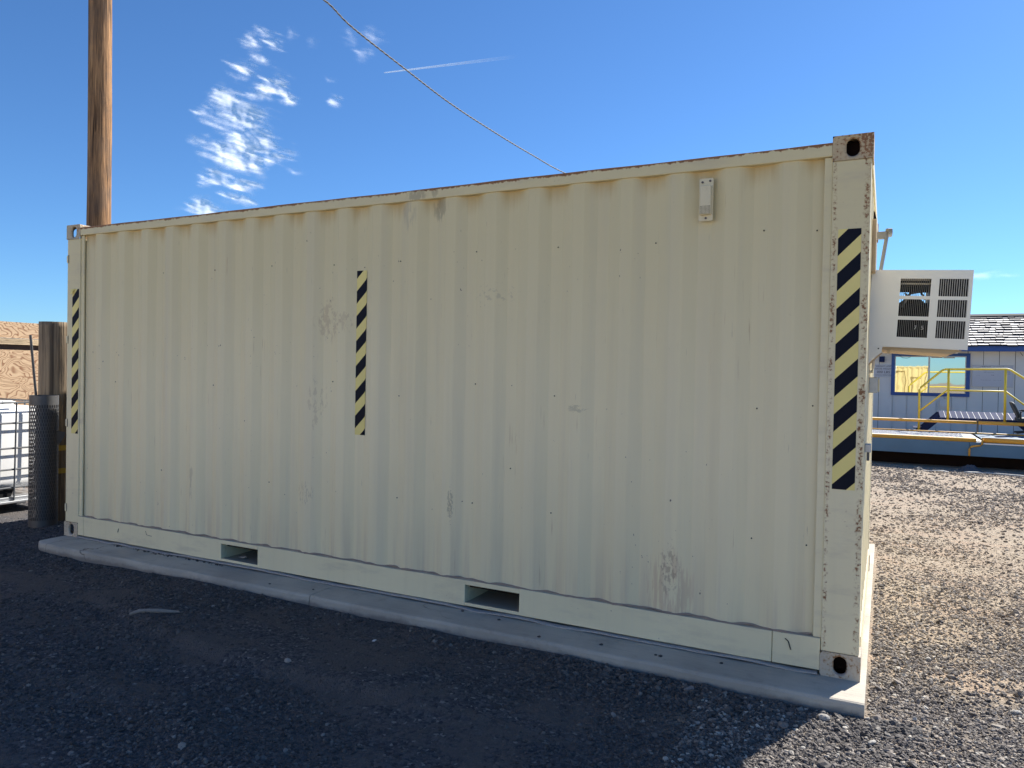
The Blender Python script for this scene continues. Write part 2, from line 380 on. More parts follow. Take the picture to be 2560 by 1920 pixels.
# loose gravel: points with size, instanced small angular stones
def gravel(name, P, S, mat, seed=0):
    me = bpy.data.meshes.new(name); me.vertices.add(len(P)); me.vertices.foreach_set('co', P.astype(np.float32).ravel())
    r = np.random.default_rng(seed)
    at = me.attributes.new('siz', 'FLOAT_VECTOR', 'POINT')
    sc = np.stack([S*r.uniform(.7, 1.4, len(S)), S*r.uniform(.7, 1.2, len(S)), S*r.uniform(.4, .85, len(S))], -1)
    at.data.foreach_set('vector', sc.astype(np.float32).ravel())
    at = me.attributes.new('rot', 'FLOAT_VECTOR', 'POINT')
    ro = np.stack([r.normal(0, .35, len(S)), r.normal(0, .35, len(S)), r.uniform(0, 6.28, len(S))], -1)
    at.data.foreach_set('vector', ro.astype(np.float32).ravel())
    at = me.attributes.new('pick', 'INT', 'POINT'); at.data.foreach_set('value', r.integers(0, 6, len(S)).astype(np.int32))
    o = link(name, me); o['kind'] = 'stuff'
    g = bpy.data.node_groups.new(name, 'GeometryNodeTree')
    g.interface.new_socket('Geometry', in_out='INPUT', socket_type='NodeSocketGeometry')
    g.interface.new_socket('Geometry', in_out='OUTPUT', socket_type='NodeSocketGeometry')
    N = g.nodes; Lk = g.links.new; gi = N.new('NodeGroupInput'); go = N.new('NodeGroupOutput')
    join = N.new('GeometryNodeGeometryToInstance')
    for k in range(6):
        ico = N.new('GeometryNodeMeshIcoSphere'); ico.inputs['Radius'].default_value = 1; ico.inputs['Subdivisions'].default_value = 2
        sp = N.new('GeometryNodeSetPosition'); nz = N.new('ShaderNodeTexNoise'); ps = N.new('GeometryNodeInputPosition')
        ad = N.new('ShaderNodeVectorMath'); ad.operation = 'ADD'; ad.inputs[1].default_value = (k*7.3, k*3.1, k*1.7)
        Lk(ps.outputs[0], ad.inputs[0]); Lk(ad.outputs[0], nz.inputs['Vector']); nz.inputs['Scale'].default_value = .9; nz.inputs['Detail'].default_value = 1
        sb = N.new('ShaderNodeVectorMath'); sb.operation = 'SUBTRACT'; Lk(nz.outputs['Color'], sb.inputs[0]); sb.inputs[1].default_value = (.5, .5, .5)
        sc2 = N.new('ShaderNodeVectorMath'); sc2.operation = 'SCALE'; Lk(sb.outputs[0], sc2.inputs[0]); sc2.inputs['Scale'].default_value = 2.0
        Lk(ico.outputs['Mesh'], sp.inputs['Geometry']); Lk(sc2.outputs[0], sp.inputs['Offset'])
        Lk(sp.outputs[0], join.inputs[0])
    iop = N.new('GeometryNodeInstanceOnPoints'); iop.inputs['Pick Instance'].default_value = True
    def attr(n, t): x = N.new('GeometryNodeInputNamedAttribute'); x.data_type = t; x.inputs[0].default_value = n; return x.outputs[0]
    Lk(gi.outputs[0], iop.inputs['Points']); Lk(join.outputs[0], iop.inputs['Instance'])
    Lk(attr('pick', 'INT'), iop.inputs['Instance Index']); Lk(attr('siz', 'FLOAT_VECTOR'), iop.inputs['Scale'])
    rt = N.new('FunctionNodeEulerToRotation'); Lk(attr('rot', 'FLOAT_VECTOR'), rt.inputs[0]); Lk(rt.outputs[0], iop.inputs['Rotation'])
    sm = N.new('GeometryNodeSetMaterial'); sm.inputs['Material'].default_value = mat
    Lk(iop.outputs[0], sm.inputs[0]); Lk(sm.outputs[0], go.inputs[0])
    md = o.modifiers.new('gravel', 'NODES'); md.node_group = g
    return o
def scatter(n, x0, x1, y0, y1, s0, s1, power=2.2, dens=None):
    x = rng.uniform(x0, x1, n); y = rng.uniform(y0, y1, n)
    s = s0*(s1/s0)**(rng.random(n)**power)
    ok = ~((x > .0) & (x < 6.10) & (y > -.285) & (y < 3.35))
    if dens is not None: ok &= rng.random(n) < dens(x, y)
    x, y, s = x[ok], y[ok], s[ok]
    return np.stack([x, y, gheight(x, y)+s*.15], -1), s
def patch(x, y): return .06+.94*sst(.44, .60, fbm(x*1.3, y*1.3, 4, 31))
def nearslabd(x, y): return np.exp(-np.maximum(-.28-y, 0)/.12)
packs = [scatter(90000, 1.6, 6.9, -2.9, -.25, .0028, .010, 2.0, lambda x, y: patch(x, y)*sst(1.2, 3.2, x-(y+.25)*-.4)),
         scatter(26000, -1.5, 4, -2.2, .9, .004, .012, 2.0, patch),
         scatter(1900, 0, 6.9, -2.9, -.25, .007, .015, 2.4, patch),
         scatter(9000, 4.6, 6.3, -.62, -.25, .004, .017, 2.2, nearslabd),
         scatter(9000, 0, 4.6, -.7, -.25, .004, .015, 2.4, nearslabd)]
gravel('gravel', np.concatenate([p[0] for p in packs]), np.concatenate([p[1] for p in packs]), M['stone'], 3)
packs = [scatter(105000, 5.4, 9.0, -1.2, 1.4, .003, .011, 2.0, lambda x, y: (.35+.65*sst(.42, .55, fbm(x*1.5, y*1.5, 4, 77)+.25*sst(.6, -.1, y)))*sst(9.0, 7.2, x)*sst(-1.2, -.9, y)*sst(1.4, .9, y)),
         scatter(12000, 6.08, 8.0, .9, 3.2, .004, .011, 2.4, lambda x, y: patch(x, y)*sst(3.2, 1.2, y)),
         scatter(700, 5.7, 8.0, -.9, 2.5, .010, .022, 2.6, None)]
gravel('yard_gravel', np.concatenate([p[0] for p in packs]), np.concatenate([p[1] for p in packs]), M['stoneS'], 5)

def farpack(n):
    y = 1.2+9.4*rng.random(n)**.9; x = rng.uniform(1.5, 13, n); k = rng.random(n) < (.25+.75*sst(.42, .62, fbm(x*.8, y*1.3, 4, 15)))*np.where(x < 5.8, sst(1.5, 4.5, x), sst(12.8, 8.6, x))*sst(10.8, 9.8, y)
    x, y = x[k], y[k]; sz = .004*(3.4**(rng.random(len(x))**2.6))*(1+.06*y)
    ok = ~((x < 6.10) & (y < 3.35)); x, y, sz = x[ok], y[ok], sz[ok]
    return np.stack([x, y, gheight(x, y)+sz*.15], -1), sz
packs = [scatter(52000, 6.08, 9.6, .6, 4.5, .0035, .010, 2.4, lambda x, y: (.3+.6*sst(.40, .6, fbm(x*1.1, y*1.1, 4, 13)))*sst(4.5, 2.2, y)*sst(9.6, 7.6, x)),
         farpack(135000)]
gravel('tan_gravel', np.concatenate([p[0] for p in packs]), np.concatenate([p[1] for p in packs]), M['stoneY'], 9)

def rockmesh(name, sx, sy, sz, seed, mat):
    import bmesh
    bm = bmesh.new(); bmesh.ops.create_icosphere(bm, subdivisions=2, radius=1)
    r = random.Random(seed); ax = [Vector((r.gauss(0, 1), r.gauss(0, 1), r.gauss(0, 1))).normalized() for _ in range(7)]; lv = [r.uniform(.5, .85) for _ in range(7)]
    for v in bm.verts:
        for a, l in zip(ax, lv):
            d = v.co.dot(a)
            if d > l: v.co -= a*(d-l)
        v.co = Vector((v.co.x*sx, v.co.y*sy, v.co.z*sz))
    me = bpy.data.meshes.new(name); bm.to_mesh(me); bm.free(); me.materials.append(mat); return me
stones = [(5.93, -.362, .034, .022, .018, 'pale egg-shaped stone lying in shade under the slab corner', 'rock'),
 (6.118, -.50, .034, .015, .012, 'long flat pale stone in the sunny gravel below the slab corner', 'rock'),
 (6.10, -.27, .020, .012, .009, 'small pale chip of stone in sun just off the slab tip', 'rock'),
 (5.337, -.36, .030, .024, .014, 'round grey stone lying beside a smaller one near the slab edge', 'rockd'),
 (5.62, -.40, .024, .017, .012, 'small rounded grey stone in the shaded gravel nearer the slab corner', 'rockd'),
 (3.514, -1.082, .021, .017, .014, 'single bright pebble alone on the dark shaded ground', 'rock'),
 (3.66, -.58, .020, .010, .006, 'tiny white fragment in shade in front of the right fork pocket', 'whitep'),
 (2.47, -.62, .019, .012, .010, 'pale pebble in shade in front of the left fork pocket', 'rock'),
 (6.373, .657, .026, .018, .014, 'pale angular stone on tan dirt beside the container end', 'rock'),
 (6.70, .72, .027, .013, .010, 'flat grey stone on tan dirt near the right frame edge', 'rockd'),
 (6.69, .13, .030, .016, .012, 'white-topped stone at the right frame edge in dark gravel', 'rock'),
 (5.446, -.66, .018, .013, .009, 'small pale flat pebble in the shade left of the slab corner', 'rock')]
for i, (x, y, a, b, c, lab, mt) in enumerate(stones):
    o = link('stone', rockmesh('stone', a, b, c, i+3, M[mt])); o.location = (x, y, float(gheight(np.array(x), np.array(y)))+c*.4)
    o.rotation_euler = (0, .1, i*1.3); tag(o, lab, 'stone', 'larger stones lying loose on the gravel')
o = link('stone', rockmesh('stone', .045, .022, .010, 41, M['rock'])); o.location = (1.95, .10, .046); tag(o, 'flat pale stone lying inside the left fork pocket', 'stone', 'larger stones lying loose on the gravel')
M['stick'] = simple('weathered_stick', (.27, .24, .21), .8, sc=40)
gz = lambda x, y: float(gheight(np.array(float(x)), np.array(float(y))))
p0 = (2.24, -1.02); p1 = (2.46, -.86)
o = MB().tube([(p0[0]+(p1[0]-p0[0])*t, p0[1]+(p1[1]-p0[1])*t, gz(p0[0]+(p1[0]-p0[0])*t, p0[1]+(p1[1]-p0[1])*t)+.012) for t in np.linspace(0, 1, 6)], [.008, .012, .011, .013, .010, .006], 7).build('stick', M['stick'])
tag(o, 'short weathered stick lying on the shaded dirt at lower left', 'stick')

# ------------------------------------------------------------------ slab
slab = thing('concrete_slab', (3.05, 1.5, 0), 'long grey concrete slab under the beige container, sunlit at its right end', 'slab')
def slabsec(x0, x1, l, r):
    n = max(6, int((x1-x0)/.08)); xs = np.linspace(x0, x1, n+1); y0s, y1 = [], 3.3
    mb = MB(); prof = []
    for x in xs:
        yf = -.262+.010*(vnoise(np.array(x*1.7), np.array(3.), 4)-.5)+.009*(vnoise(np.array(x*9.), np.array(1.), 6)-.5)+.010*max(0, float(vnoise(np.array(x*5.), np.array(8.), 26))-.72)*4
        if l and x-x0 < .05: yf += .04*(1-(x-x0)/.05)**2
        prof.append([(x, y1, -.12), (x, y1, 0), (x, yf+.016, 0), (x, yf+.006, -.004), (x, yf, -.015), (x, yf-.004, -.055), (x, yf-.006, -.13)])
    k = len(prof[0])
    for p in prof: mb.v += p
    for i in range(n):
        for j in range(k-1): mb.f.append((i*k+j, i*k+j+1, (i+1)*k+j+1, (i+1)*k+j))
    mb.f.append(tuple(range(k-1, -1, -1))); mb.f.append(tuple(n*k+j for j in range(k)))
    mb.mi = [0]*len(mb.f)
    return mb.build('slab_section', M['conc'], slab)
slabsec(.03, 2.905, True, False); slabsec(2.911, 6.083, False, True)
M['crumb'] = simple('dirt_crumbs', (.07, .065, .065), .9)
mb = MB()
for i in range(70):
    x = rng.uniform(.3, 5.6); y = rng.uniform(-.22, -.02) if i < 9 else -.02-abs(rng.normal(0, .015)); x = x if i < 9 else rng.uniform(.7, 1.9)
    s = rng.uniform(.004, .009); mb.prism([(x-s, y-s*.6, .0), (x+s*.4, y-s, 0), (x+s*1.2, y, 0), (x, y+s, 0)], (s*.2, 0, s*.8))
mb.build('dirt_crumbs', M['crumb'], slab, kind='stuff')

# ------------------------------------------------------------------ container
L, H, D = 6.058, 2.591, 2.438
cont = thing('shipping_container', (3.029, 1.219, 0), 'beige corrugated steel shipping container with yellow and black striped tapes on its long side', 'container')
PITCH, X0 = .278, .27
def wprof(x):                       # recess depth of the side wall at x
    u = ((x-X0)/PITCH+.5) % 1-.5; a = abs(u)*PITCH
    return .027*float(np.clip((.104-a)/.068, 0, 1)) if a > .036 else .027
def breaks(a, b):
    xs = {a, b}
    k0 = int((a-X0)/PITCH)-1
    for k in range(k0, k0+30):
        for d in (-.104, -.036, .036, .104):
            x = X0+k*PITCH+d
            if a < x < b: xs.add(round(x, 5))
    return sorted(xs)
def sidewall(y, sgn, name):
    xs = breaks(.215, 5.845); zs = np.linspace(.17, 2.50, 26); mb = MB()
    fx = []
    for x in xs: fx += [x]
    for i, x in enumerate(fx):
        for z in zs:
            w = .0016*math.sin(x*5.1+z*2.2)*math.sin(z*3.7)+.0022*(vnoise(np.array(x*3.), np.array(z*2.), 11)-.5)
            mb.v.append((x, y+sgn*(.011+wprof(x)+w), z))
    n = len(zs)
    for i in range(len(fx)-1):
        for j in range(n-1):
            f = (i*n+j, (i+1)*n+j, (i+1)*n+j+1, i*n+j+1); mb.f.append(f if sgn > 0 else f[::-1]); mb.mi.append(0)
    o = mb.build(name, M['wall'], cont); return o
# slightly softened corrugation: bevelled bends
sw = sidewall(0, 1, 'side_wall')
bv = sw.modifiers.new('bend', 'BEVEL'); bv.width = .0045; bv.segments = 2; bv.limit_method = 'ANGLE'; bv.angle_limit = R(15); bv.use_clamp_overlap = True
sw.modifiers.new('flat', 'WEIGHTED_NORMAL').keep_sharp = False
sw.data.polygons.foreach_set('use_smooth', [True]*len(sw.data.polygons))
sidewall(D, -1, 'side_wall')
# corrugated end wall (x = L) and doors (x = 0)
mb = MB(); ys = [.15]; y = .15; st = 0
while y < 2.27:
    y += (.07, .045)[st % 2]; ys.append(min(y, 2.29)); st += 1
for i, yy in enumerate(ys):
    dx = L-.012-(.045 if (i//2) % 2 else 0)
    mb.v += [(dx, yy, .17), (dx, yy, 2.50)]
for i in range(len(ys)-1): mb.f.append((2*i, 2*i+2, 2*i+3, 2*i+1)); mb.mi.append(0)
mb.build('end_wall', M['rail'], cont)
for y0, y1 in ((.17, 1.212), (1.226, 2.27)):
    ajar = y0 > 1
    def sw(me):      # far leaf, out of view, swung open to shade the ground at left
        if ajar: me.transform(Matrix.Translation((.0, y1, 0)) @ Matrix.Rotation(R(-49), 4, 'Z') @ Matrix.Translation((.0, -y1, 0)))
        return me
    d = link('door', sw(MB().box(.02, .07, y0, y1, .13, 2.47).mesh('door', M['rail'])), cont)
    for yy in (y0+.3, y1-.25): link('lock_rod', sw(MB().tube([(.0, yy, .08), (.0, yy, 2.52)], .017).mesh('lock_rod', M['galv'])), d)
MB().box(.22, 5.84, .06, D-.06, 2.535, 2.548).build('roof', M['roof'], cont)
MB().box(.18, 5.87, .06, D-.06, .12, .165).build('floor', M['dark'], cont)

def casting(x0, y0, z0, mat, fx, fy):        # fx: -1 hole on x- face, fy: -1 hole on y- face
    a, b, c = .178, .162, .118; mb = MB(); N = 32
    def face(o, u, v, uu, vv, nrm, hw, hh):
        o, u, v, nrm = map(np.array, (o, u, v, nrm)); out = []; inn = []
        cu, cv = uu/2, vv/2
        for k in range(N):
            th = 2*math.pi*(k+.5)/N; c_, s_ = math.cos(th), math.sin(th)
            t = min(cu/max(abs(c_), 1e-9), cv/max(abs(s_), 1e-9)); out.append((cu+t*c_, cv+t*s_))
            rr = min(hw, hh); ex, ey = hw-rr, hh-rr
            inn.append((cu+rr*c_+math.copysign(ex, c_), cv+rr*s_+math.copysign(ey, s_)))
        # force the corners
        for cx, cy in ((0, 0), (uu, 0), (uu, vv), (0, vv)):
            k = min(range(N), key=lambda k: (out[k][0]-cx)**2+(out[k][1]-cy)**2); out[k] = (cx, cy)
        base = len(mb.v)
        for q, dep in ((out, 0), (inn, 0.003), (inn, .016), ):
            for (p, r) in q: mb.v.append(tuple(o+u*p+v*r-nrm*dep*(1 if q is inn else 0)))
        for ring in range(2):
            for k in range(N):
                k2 = (k+1) % N; f = (base+ring*N+k, base+ring*N+k2, base+(ring+1)*N+k2, base+(ring+1)*N+k); mb.f.append(f); mb.mi.append(0)
    yf = y0 if fy < 0 else y0+b; xf = x0 if fx < 0 else x0+a
    face((x0, yf, z0), (1., 0, 0), (0, 0, 1.), a, c, (0, float(fy), 0), .0290, .041)
    face((xf, y0, z0), (0, 1., 0), (0, 0, 1.), b, c, (float(fx), 0, 0), .0315, .042)
    # remaining walls, and a dark block painting the shade behind the right holes
    yb = y0+b if fy < 0 else y0; xb = x0+a if fx < 0 else x0
    mb.poly([(x0, yb, z0), (x0+a, yb, z0), (x0+a, yb, z0+c), (x0, yb, z0+c)]); mb.poly([(xb, y0, z0), (xb, y0+b, z0), (xb, y0+b, z0+c), (xb, y0, z0+c)])
    for zz in (z0, z0+c): mb.poly([(x0, y0, zz), (x0+a, y0, zz), (x0+a, y0+b, zz), (x0, y0+b, zz)])
    if fx > 0: mb.box(x0+.018, x0+a-.018, y0+.075, y0+b-.018, z0+.014, z0+c-.014, 1)
    o = mb.build('corner_casting', [mat, M['dark']], cont)
    md = o.modifiers.new('weld', 'WELD'); md.merge_threshold = .0004
    md = o.modifiers.new('bevel', 'BEVEL'); md.width = .012; md.segments = 3; md.limit_method = 'ANGLE'; md.angle_limit = R(50)
    return o
for x0, fx in ((0, -1), (L-.178, 1)):
    for y0, fy in ((0, -1), (D-.162, 1)):
        casting(x0, y0, 0, M['castlow'], fx, fy); casting(x0, y0, H-.118, M['cast'] if fx > 0 else M['castlow'], fx, fy)
for x0, x1, mt, fx0, fx1 in ((.008, .178, 'postL', .178, .216), (5.882, 6.050, 'postR', 5.846, 5.882)):
    for y0, y1, s in ((.004, .12, 1), (D-.12, D-.004, -1)):
        box('corner_post', x0, x1, y0, y1, .118, H-.118, M[mt], cont, .006)
        yy = y0+.008 if s > 0 else y1-.02
        box('post_flange', fx0, fx1, yy, yy+.012, .178, 2.495, M['rail'], cont, .002)
# rails
def wavybox(x0, x1, y0, y1, z0, z1, name, mat, amp=.0015):
    mb = MB(); n = max(2, int((x1-x0)/.1)); xs = np.linspace(x0, x1, n+1)
    for x in xs:
        d = amp*math.sin(x*3.3)+amp*math.sin(x*11)*.6
        mb.v += [(x, y0, z0+d*.6), (x, y1, z0+d*.6), (x, y1, z1+d), (x, y0, z1+d)]
    for i in range(n):
        for j in range(4): mb.f.append((i*4+j, (i+1)*4+j, (i+1)*4+(j+1) % 4, i*4+(j+1) % 4)); mb.mi.append(0)
    mb.f += [(0, 1, 2, 3), (n*4+3, n*4+2, n*4+1, n*4)]; mb.mi += [0, 0]
    return mb.build(name, mat, cont, bevel=.004)
for y0, y1 in ((.0, .06), (D-.06, D)):
    wavybox(.178, L-.178, y0+.001, y1-.001, 2.497, 2.562, 'top_rail', M['trail'])
PK = ((1.837, 2.196), (3.893, 4.257))
for y0, y1 in ((.0, .05), (D-.05, D)):
    for a, b in ((.178, .252), (.2545, PK[0][0]), (PK[0][1], PK[1][0]), (PK[1][1], 5.6575), (5.660, L-.178)):
        wavybox(a, b, y0+.0015, y1-.0015, .020, .176, 'bottom_rail', M['rail'])
    for a, b in PK:
        box('pocket_lintel', a, b, y0+.0015, y1-.0015, .148, .176, M['rail'], cont, .002)
        box('pocket_sill', a, b, y0+.004, y1-.004, .022, .040, M['rail'], cont)
for a, b in PK:
    mb = MB().box(a-.006, a, .05, D-.05, .03, .15).box(b, b+.006, .05, D-.05, .03, .15).box(a, b, .05, D-.05, .150, .156).box(a, b, .05, D-.05, .03, .036)
    mb.build('fork_pocket', M['rail'], cont)
for xx0, xx1 in ((L-.06, L-.005), (.008, .06)):
    box('end_rail', xx0, xx1, .162, D-.162, .02, .165, M['rail'], cont); box('end_rail', xx0, xx1, .162, D-.162, 2.49, 2.575, M['rail'], cont)
# dirt-filled weld bead along the foot of the wall
mb = MB(); xs = np.arange(.22, 5.84, .012); pts = []
for x in xs:
    d = wprof(x); pts.append((x, .009+d*.9, .177+.002*math.sin(x*40)+.004*(vnoise(np.array(x*22.), np.array(0.), 3)-.3)))
mb.tube(pts, [.0045+.005*float(vnoise(np.array(x*30.), np.array(5.), 8)) for x in xs], 5)
M['bead'] = simple('weld_bead_dirt', (.36, .28, .22), .9, sc=30)
mb.build('weld_bead', M['bead'], cont)
# wavy seal under the bottom rail
mb = MB(); xs = np.arange(.19, 5.875, .02); ft = []; n = len(xs)
for x in xs:
    k = float(fbm(np.array(x*4.), np.array(0.), 3, 21))-.5; z = .009+.020*k; yy = -.008-.022*abs(k)
    mb.v += [(x, yy+.03, z-.006), (x, yy-.006, z-.004), (x, yy-.007, z+.002), (x, yy+.03, z+.004)]
for i in range(n-1):
    for j in range(3): mb.f.append((i*4+j, (i+1)*4+j, (i+1)*4+j+1, i*4+j+1)); mb.mi.append(0)
mb.build('seal_strip', M['seal'], cont)
# scratches/marks on the rail that have a shape
M['scr'] = simple('scratch_dark', (.05, .045, .04), .8)
mb = MB().tube([(5.72, -.0015, .150), (5.735, -.0015, .138), (5.742, -.0015, .115), (5.747, -.0015, .098)], .0028, 5)
mb.tube([(1.02, -.001, .15), (1.03, -.001, .12), (1.09, -.001, .115)], .0014, 4)
mb.tube([(.70, -.001, .13), (.695, -.001, .12), (.69, -.001, .10)], .003, 4)
mb.build('scratch', M['scr'], cont, kind='stuff')

# hinges at the left edge
for z in (2.31, 1.64, .945, .235):
    h = MB().box(.004, .026, -.0005, .02, z-.03, z+.03).build('hinge', M['postL'], cont, bevel=.003)
    MB().box(.026, .0285, -.0005, .006, z-.034, z+.034).build('hinge_seam', M['line'], h)

# tapes
def tape(x0, x1, z0, z1, phase, per, yfun, peel=False):
    root = MB()
    xs = sorted(set([x0, x1]+[b for b in breaks(x0, x1)])) if yfun else [x0, x1]
    yf = yfun or (lambda x: .0)
    W = x1-x0; zz = phase; bands = []
    k = -3
    def strip(za, zb, mi, off):          # band lower bound za..zb at left edge, 45 degrees up to the right
        for i in range(len(xs)-1):
            a, b = xs[i], xs[i+1]; da, db = a-x0, b-x0
            pts = [(a, za+da), (b, za+db), (b, zb+db), (a, zb+da)]
            for lim, sg in ((z0, 1), (z1, -1)):
                out = []
                for q in range(len(pts)):
                    p, r = pts[q], pts[(q+1) % len(pts)]; ip = (p[1]-lim)*sg >= 0; ir = (r[1]-lim)*sg >= 0
                    if ip: out.append(p)
                    if ip != ir:
                        t = (lim-p[1])/(r[1]-p[1]); out.append((p[0]+t*(r[0]-p[0]), lim))
                pts = out
                if len(pts) < 3: break
            if len(pts) >= 3: root.poly([(p[0], yf(p[0])-off, p[1]) for p in pts], mi)
    z = phase-per*20
    while z < z1+.2:
        strip(z, z+per*.5, 1, .0018); strip(z+per*.5, z+per, 0, .0018); z += per
    return root
t = tape(5.914, 6.014, .905, 2.146, 2.019, .168, lambda x: .004).build('hazard_tape', [M['tapeY'], M['tapeB']], cont)
t['label'] = 'widest striped tape on the right corner post'
yw = lambda x: .011+wprof(x)
t = tape(3.014, 3.100, 1.006, 2.083, 2.031, .164, yw).build('hazard_tape', [M['tapeY'], M['tapeB']], cont)
t['label'] = 'striped tape in the middle of the corrugated wall'
t = tape(.080, .166, .860, 2.058, 1.905, .168, lambda x: .004).build('hazard_tape', [M['tapeY'], M['tapeB']], cont)
t['label'] = 'striped tape with a curled corner on the left post'
MB().poly([(.066, -.004, 2.050), (.072, -.006, 2.058), (.12, -.003, 2.062), (.10, -.012, 2.03), (.086, -.014, 2.01), (.070, -.010, 2.02)]).build('tape_curl', M['tapeY'], t)

# vent
yv = .004
v = MB().prism([(5.250+.006*(i in (0, 3)), yv, z) for i, z in enumerate(())] or [(5.250, yv, 2.238), (5.254, yv, 2.233), (5.316, yv, 2.233), (5.321, yv, 2.238), (5.321, yv, 2.446), (5.316, yv, 2.451), (5.254, yv, 2.451), (5.250, yv, 2.446)][::-1], (0, -.006, 0)).build('vent', M['ventc'], cont, bevel=.001)
MB().box(5.257, 5.314, -.024, -.002, 2.262, 2.412).build('vent_hood', M['ventc'], v, bevel=.006)
mb = MB()
for i in range(8):
    for j in range(7): mb.box(5.260+i*.0068, 5.2635+i*.0068, -.0245, -.0238, 2.266+j*.0062, 2.2695+j*.0062)
mb.build('vent_holes', M['hole'], v, kind='stuff')
for xx, zz in ((5.266, 2.432), (5.305, 2.436), (5.286, 2.247)): MB().tube([(xx, -.002, zz), (xx, -.006, zz)], .006, 8).build('vent_screw', M['line'], v)
# rivets
RV = [(5.569, 2.171), (5.817, 2.154), (5.016, 2.142), (4.447, 2.153), (1.704, 2.147), (2.826, 2.130), (3.358, 2.129), (3.913, 2.158), (2.830, 1.351), (3.363, 1.272), (3.921, 1.361), (4.168, .868), (4.442, 1.305), (5.555, 1.276), (5.817, 1.299), (4.434, .632), (5.544, .617), (5.804, .613), (3.913, .639), (2.27, 2.15), (1.15, 2.15), (.60, 1.3), (1.70, 1.3), (2.27, .63), (1.15, .63), (3.36, .62)]
r0 = None
rm = MB().tube([(0, .002, 0), (0, -.003, 0), (0, -.0045, 0)], [.0040, .0040, .0025], 8).mesh('rivet', M['rivet'])
for x, z in RV:
    o = bpy.data.objects.new('rivet', rm); col.objects.link(o); o.parent = cont
    o.location = (x-3.029, .011+wprof(x)-1.219, z)

# locks and fittings on the sunny end
box('latch', 6.050, 6.078, .05, .10, 1.085, 1.125, M['galv'], cont, .004)
box('latch_pin', 6.060, 6.072, .06, .09, 1.045, 1.086, M['steel'], cont, .002)
jb = MB().box(6.046, 6.092, .90, 1.02, 1.355, 1.445).build('junction_box', M['galv'], cont, bevel=.004)
jb['label'] = 'small grey electrical box below the air conditioner'
box('junction_cover', 6.092, 6.102, .91, 1.01, 1.362, 1.438, M['ventc'], jb, .002)
tb = MB().box(6.046, 6.068, .70, .80, 2.03, 2.32).build('trim_board', M['tan'], cont, bevel=.003)
tb['label'] = 'narrow tan board standing on edge above the air conditioner'
MB().prism([(6.050, .72, 2.318), (6.068, .72, 2.318), (6.058, .72, 2.36), (6.052, .72, 2.37)], (0, .03, 0)).build('board_tip', M['dark'], tb)

# ------------------------------------------------------------------ bracket arm above the AC
ar = thing('support_arm', (6.07, 1.05, 2.28), 'grey steel arm sticking out above the air conditioner, with a sloping rod', 'bracket')
MB().box(6.066, 6.118, 1.02, 1.05, 2.262, 2.305).build('arm_bar', M['armg'], ar, bevel=.003)
MB().tube([(6.122, 1.035, 2.320), (6.118, 1.03, 2.27), (6.090, 1.0, 2.06)], .0105, 8).build('sloping_rod', M['armg'], ar)
MB().tube([(6.122, 1.035, 2.298), (6.143, 1.04, 2.298)], .026, 16).build('end_washer', M['armg'], ar)

# ------------------------------------------------------------------ air conditioner (local coords, drooping outwards)
ac = thing('air_conditioner', (6.050, .80, 2.052), 'white window air conditioner with louvred sides sticking out of the container end', 'air conditioner', rot=(0, R(2.6), 0))
LOC['air_conditioner'] = (0, 0, 0)
W, DY, HH = .492, .62, .430
M['acf'] = simple('ac_louvre_grey', (.42, .42, .40), .6)
def grillepanel(y0, y1, name):
    mb = MB(); x = [0, .150, .314, .352, .492]
    xl0, xl1, xr0, xr1 = .148, .296, .336, .474
    rows = [(-.048, -.143), (-.162, -.256), (-.276, -.372)]
    # solid fields
    mb.box(0, xl0, y0, y1, -HH, 0); mb.box(xl1, xr0, y0, y1, -HH, 0); mb.box(xr1, W, y0, y1, -HH, 0)
    for a, b in ((xl0, xl1), (xr0, xr1)):
        zs = [0]+[v for r in rows for v in r]+[-HH]
        for i in range(0, len(zs), 2): mb.box(a, b, y0, y1, zs[i+1], zs[i])
    o = mb.build(name, M['acw'], ac)
    bars = MB(); fins = MB()
    for (zt, zb) in rows:
        n = 16
        for i in range(1, n):
            xx = xl0+(xl1-xl0)*i/n; bars.box(xx-.0011, xx+.0011, y0+.001, y1-.001, zb, zt)
        n = 13
        for i in range(n):
            xx = xr0+(xr1-xr0)*(i+.0)/n; w_ = (xr1-xr0)/n
            fins.prism([(xx+w_*.62, y0+.001, zb), (xx+w_*.98, y0+.001, zb), (xx+w_*1.1, y0+.014, zb), (xx+w_*.92, y0+.014, zb)], (0, 0, zt-zb))
    M['acg'] = simple('ac_grille_grey', (.22, .22, .21), .6); bars.build('grille_bars', M['acg'], o, kind='stuff'); fins.build('louvre_fins', M['acf'], o, kind='stuff')
    return o
grillepanel(0, .003, 'side_panel'); grillepanel(DY-.003, DY, 'side_panel')
MB().box(0, W, .003, DY-.003, -.003, 0).build('top_panel', M['acw'], ac)
rear = MB()
for z in np.arange(-HH+.02, -.02, .012): rear.box(W-.003, W, .02, DY-.02, z, z+.006)
rear.box(W-.003, W, 0.003, .02, -HH, 0).box(W-.003, W, DY-.02, DY-.003, -HH, 0)
rear.build('rear_grille', M['acw'], ac, kind='stuff')
MB().box(.30, .480, .030, .050, -.40, -.02).build('dark_slot_liner', M['acd'], ac)  # black liner standing in for shade behind the right louvres
MB().box(.302, .330, .055, DY-.05, -.40, -.02).build('condenser_coil', M['acfin'], ac)
MB().tube([(.225, .30, -.40), (.225, .30, -.27), (.225, .30, -.19), (.225, .30, -.16)], [.075, .075, .06, .02], 20).build('compressor', M['acd'], ac, smooth=True)
MB().tube([(.17, .12, -.17), (.20, .10, -.12), (.25, .10, -.11), (.28, .12, -.15)], .007, 8).build('refrigerant_pipe', M['acd'], ac, smooth=True)
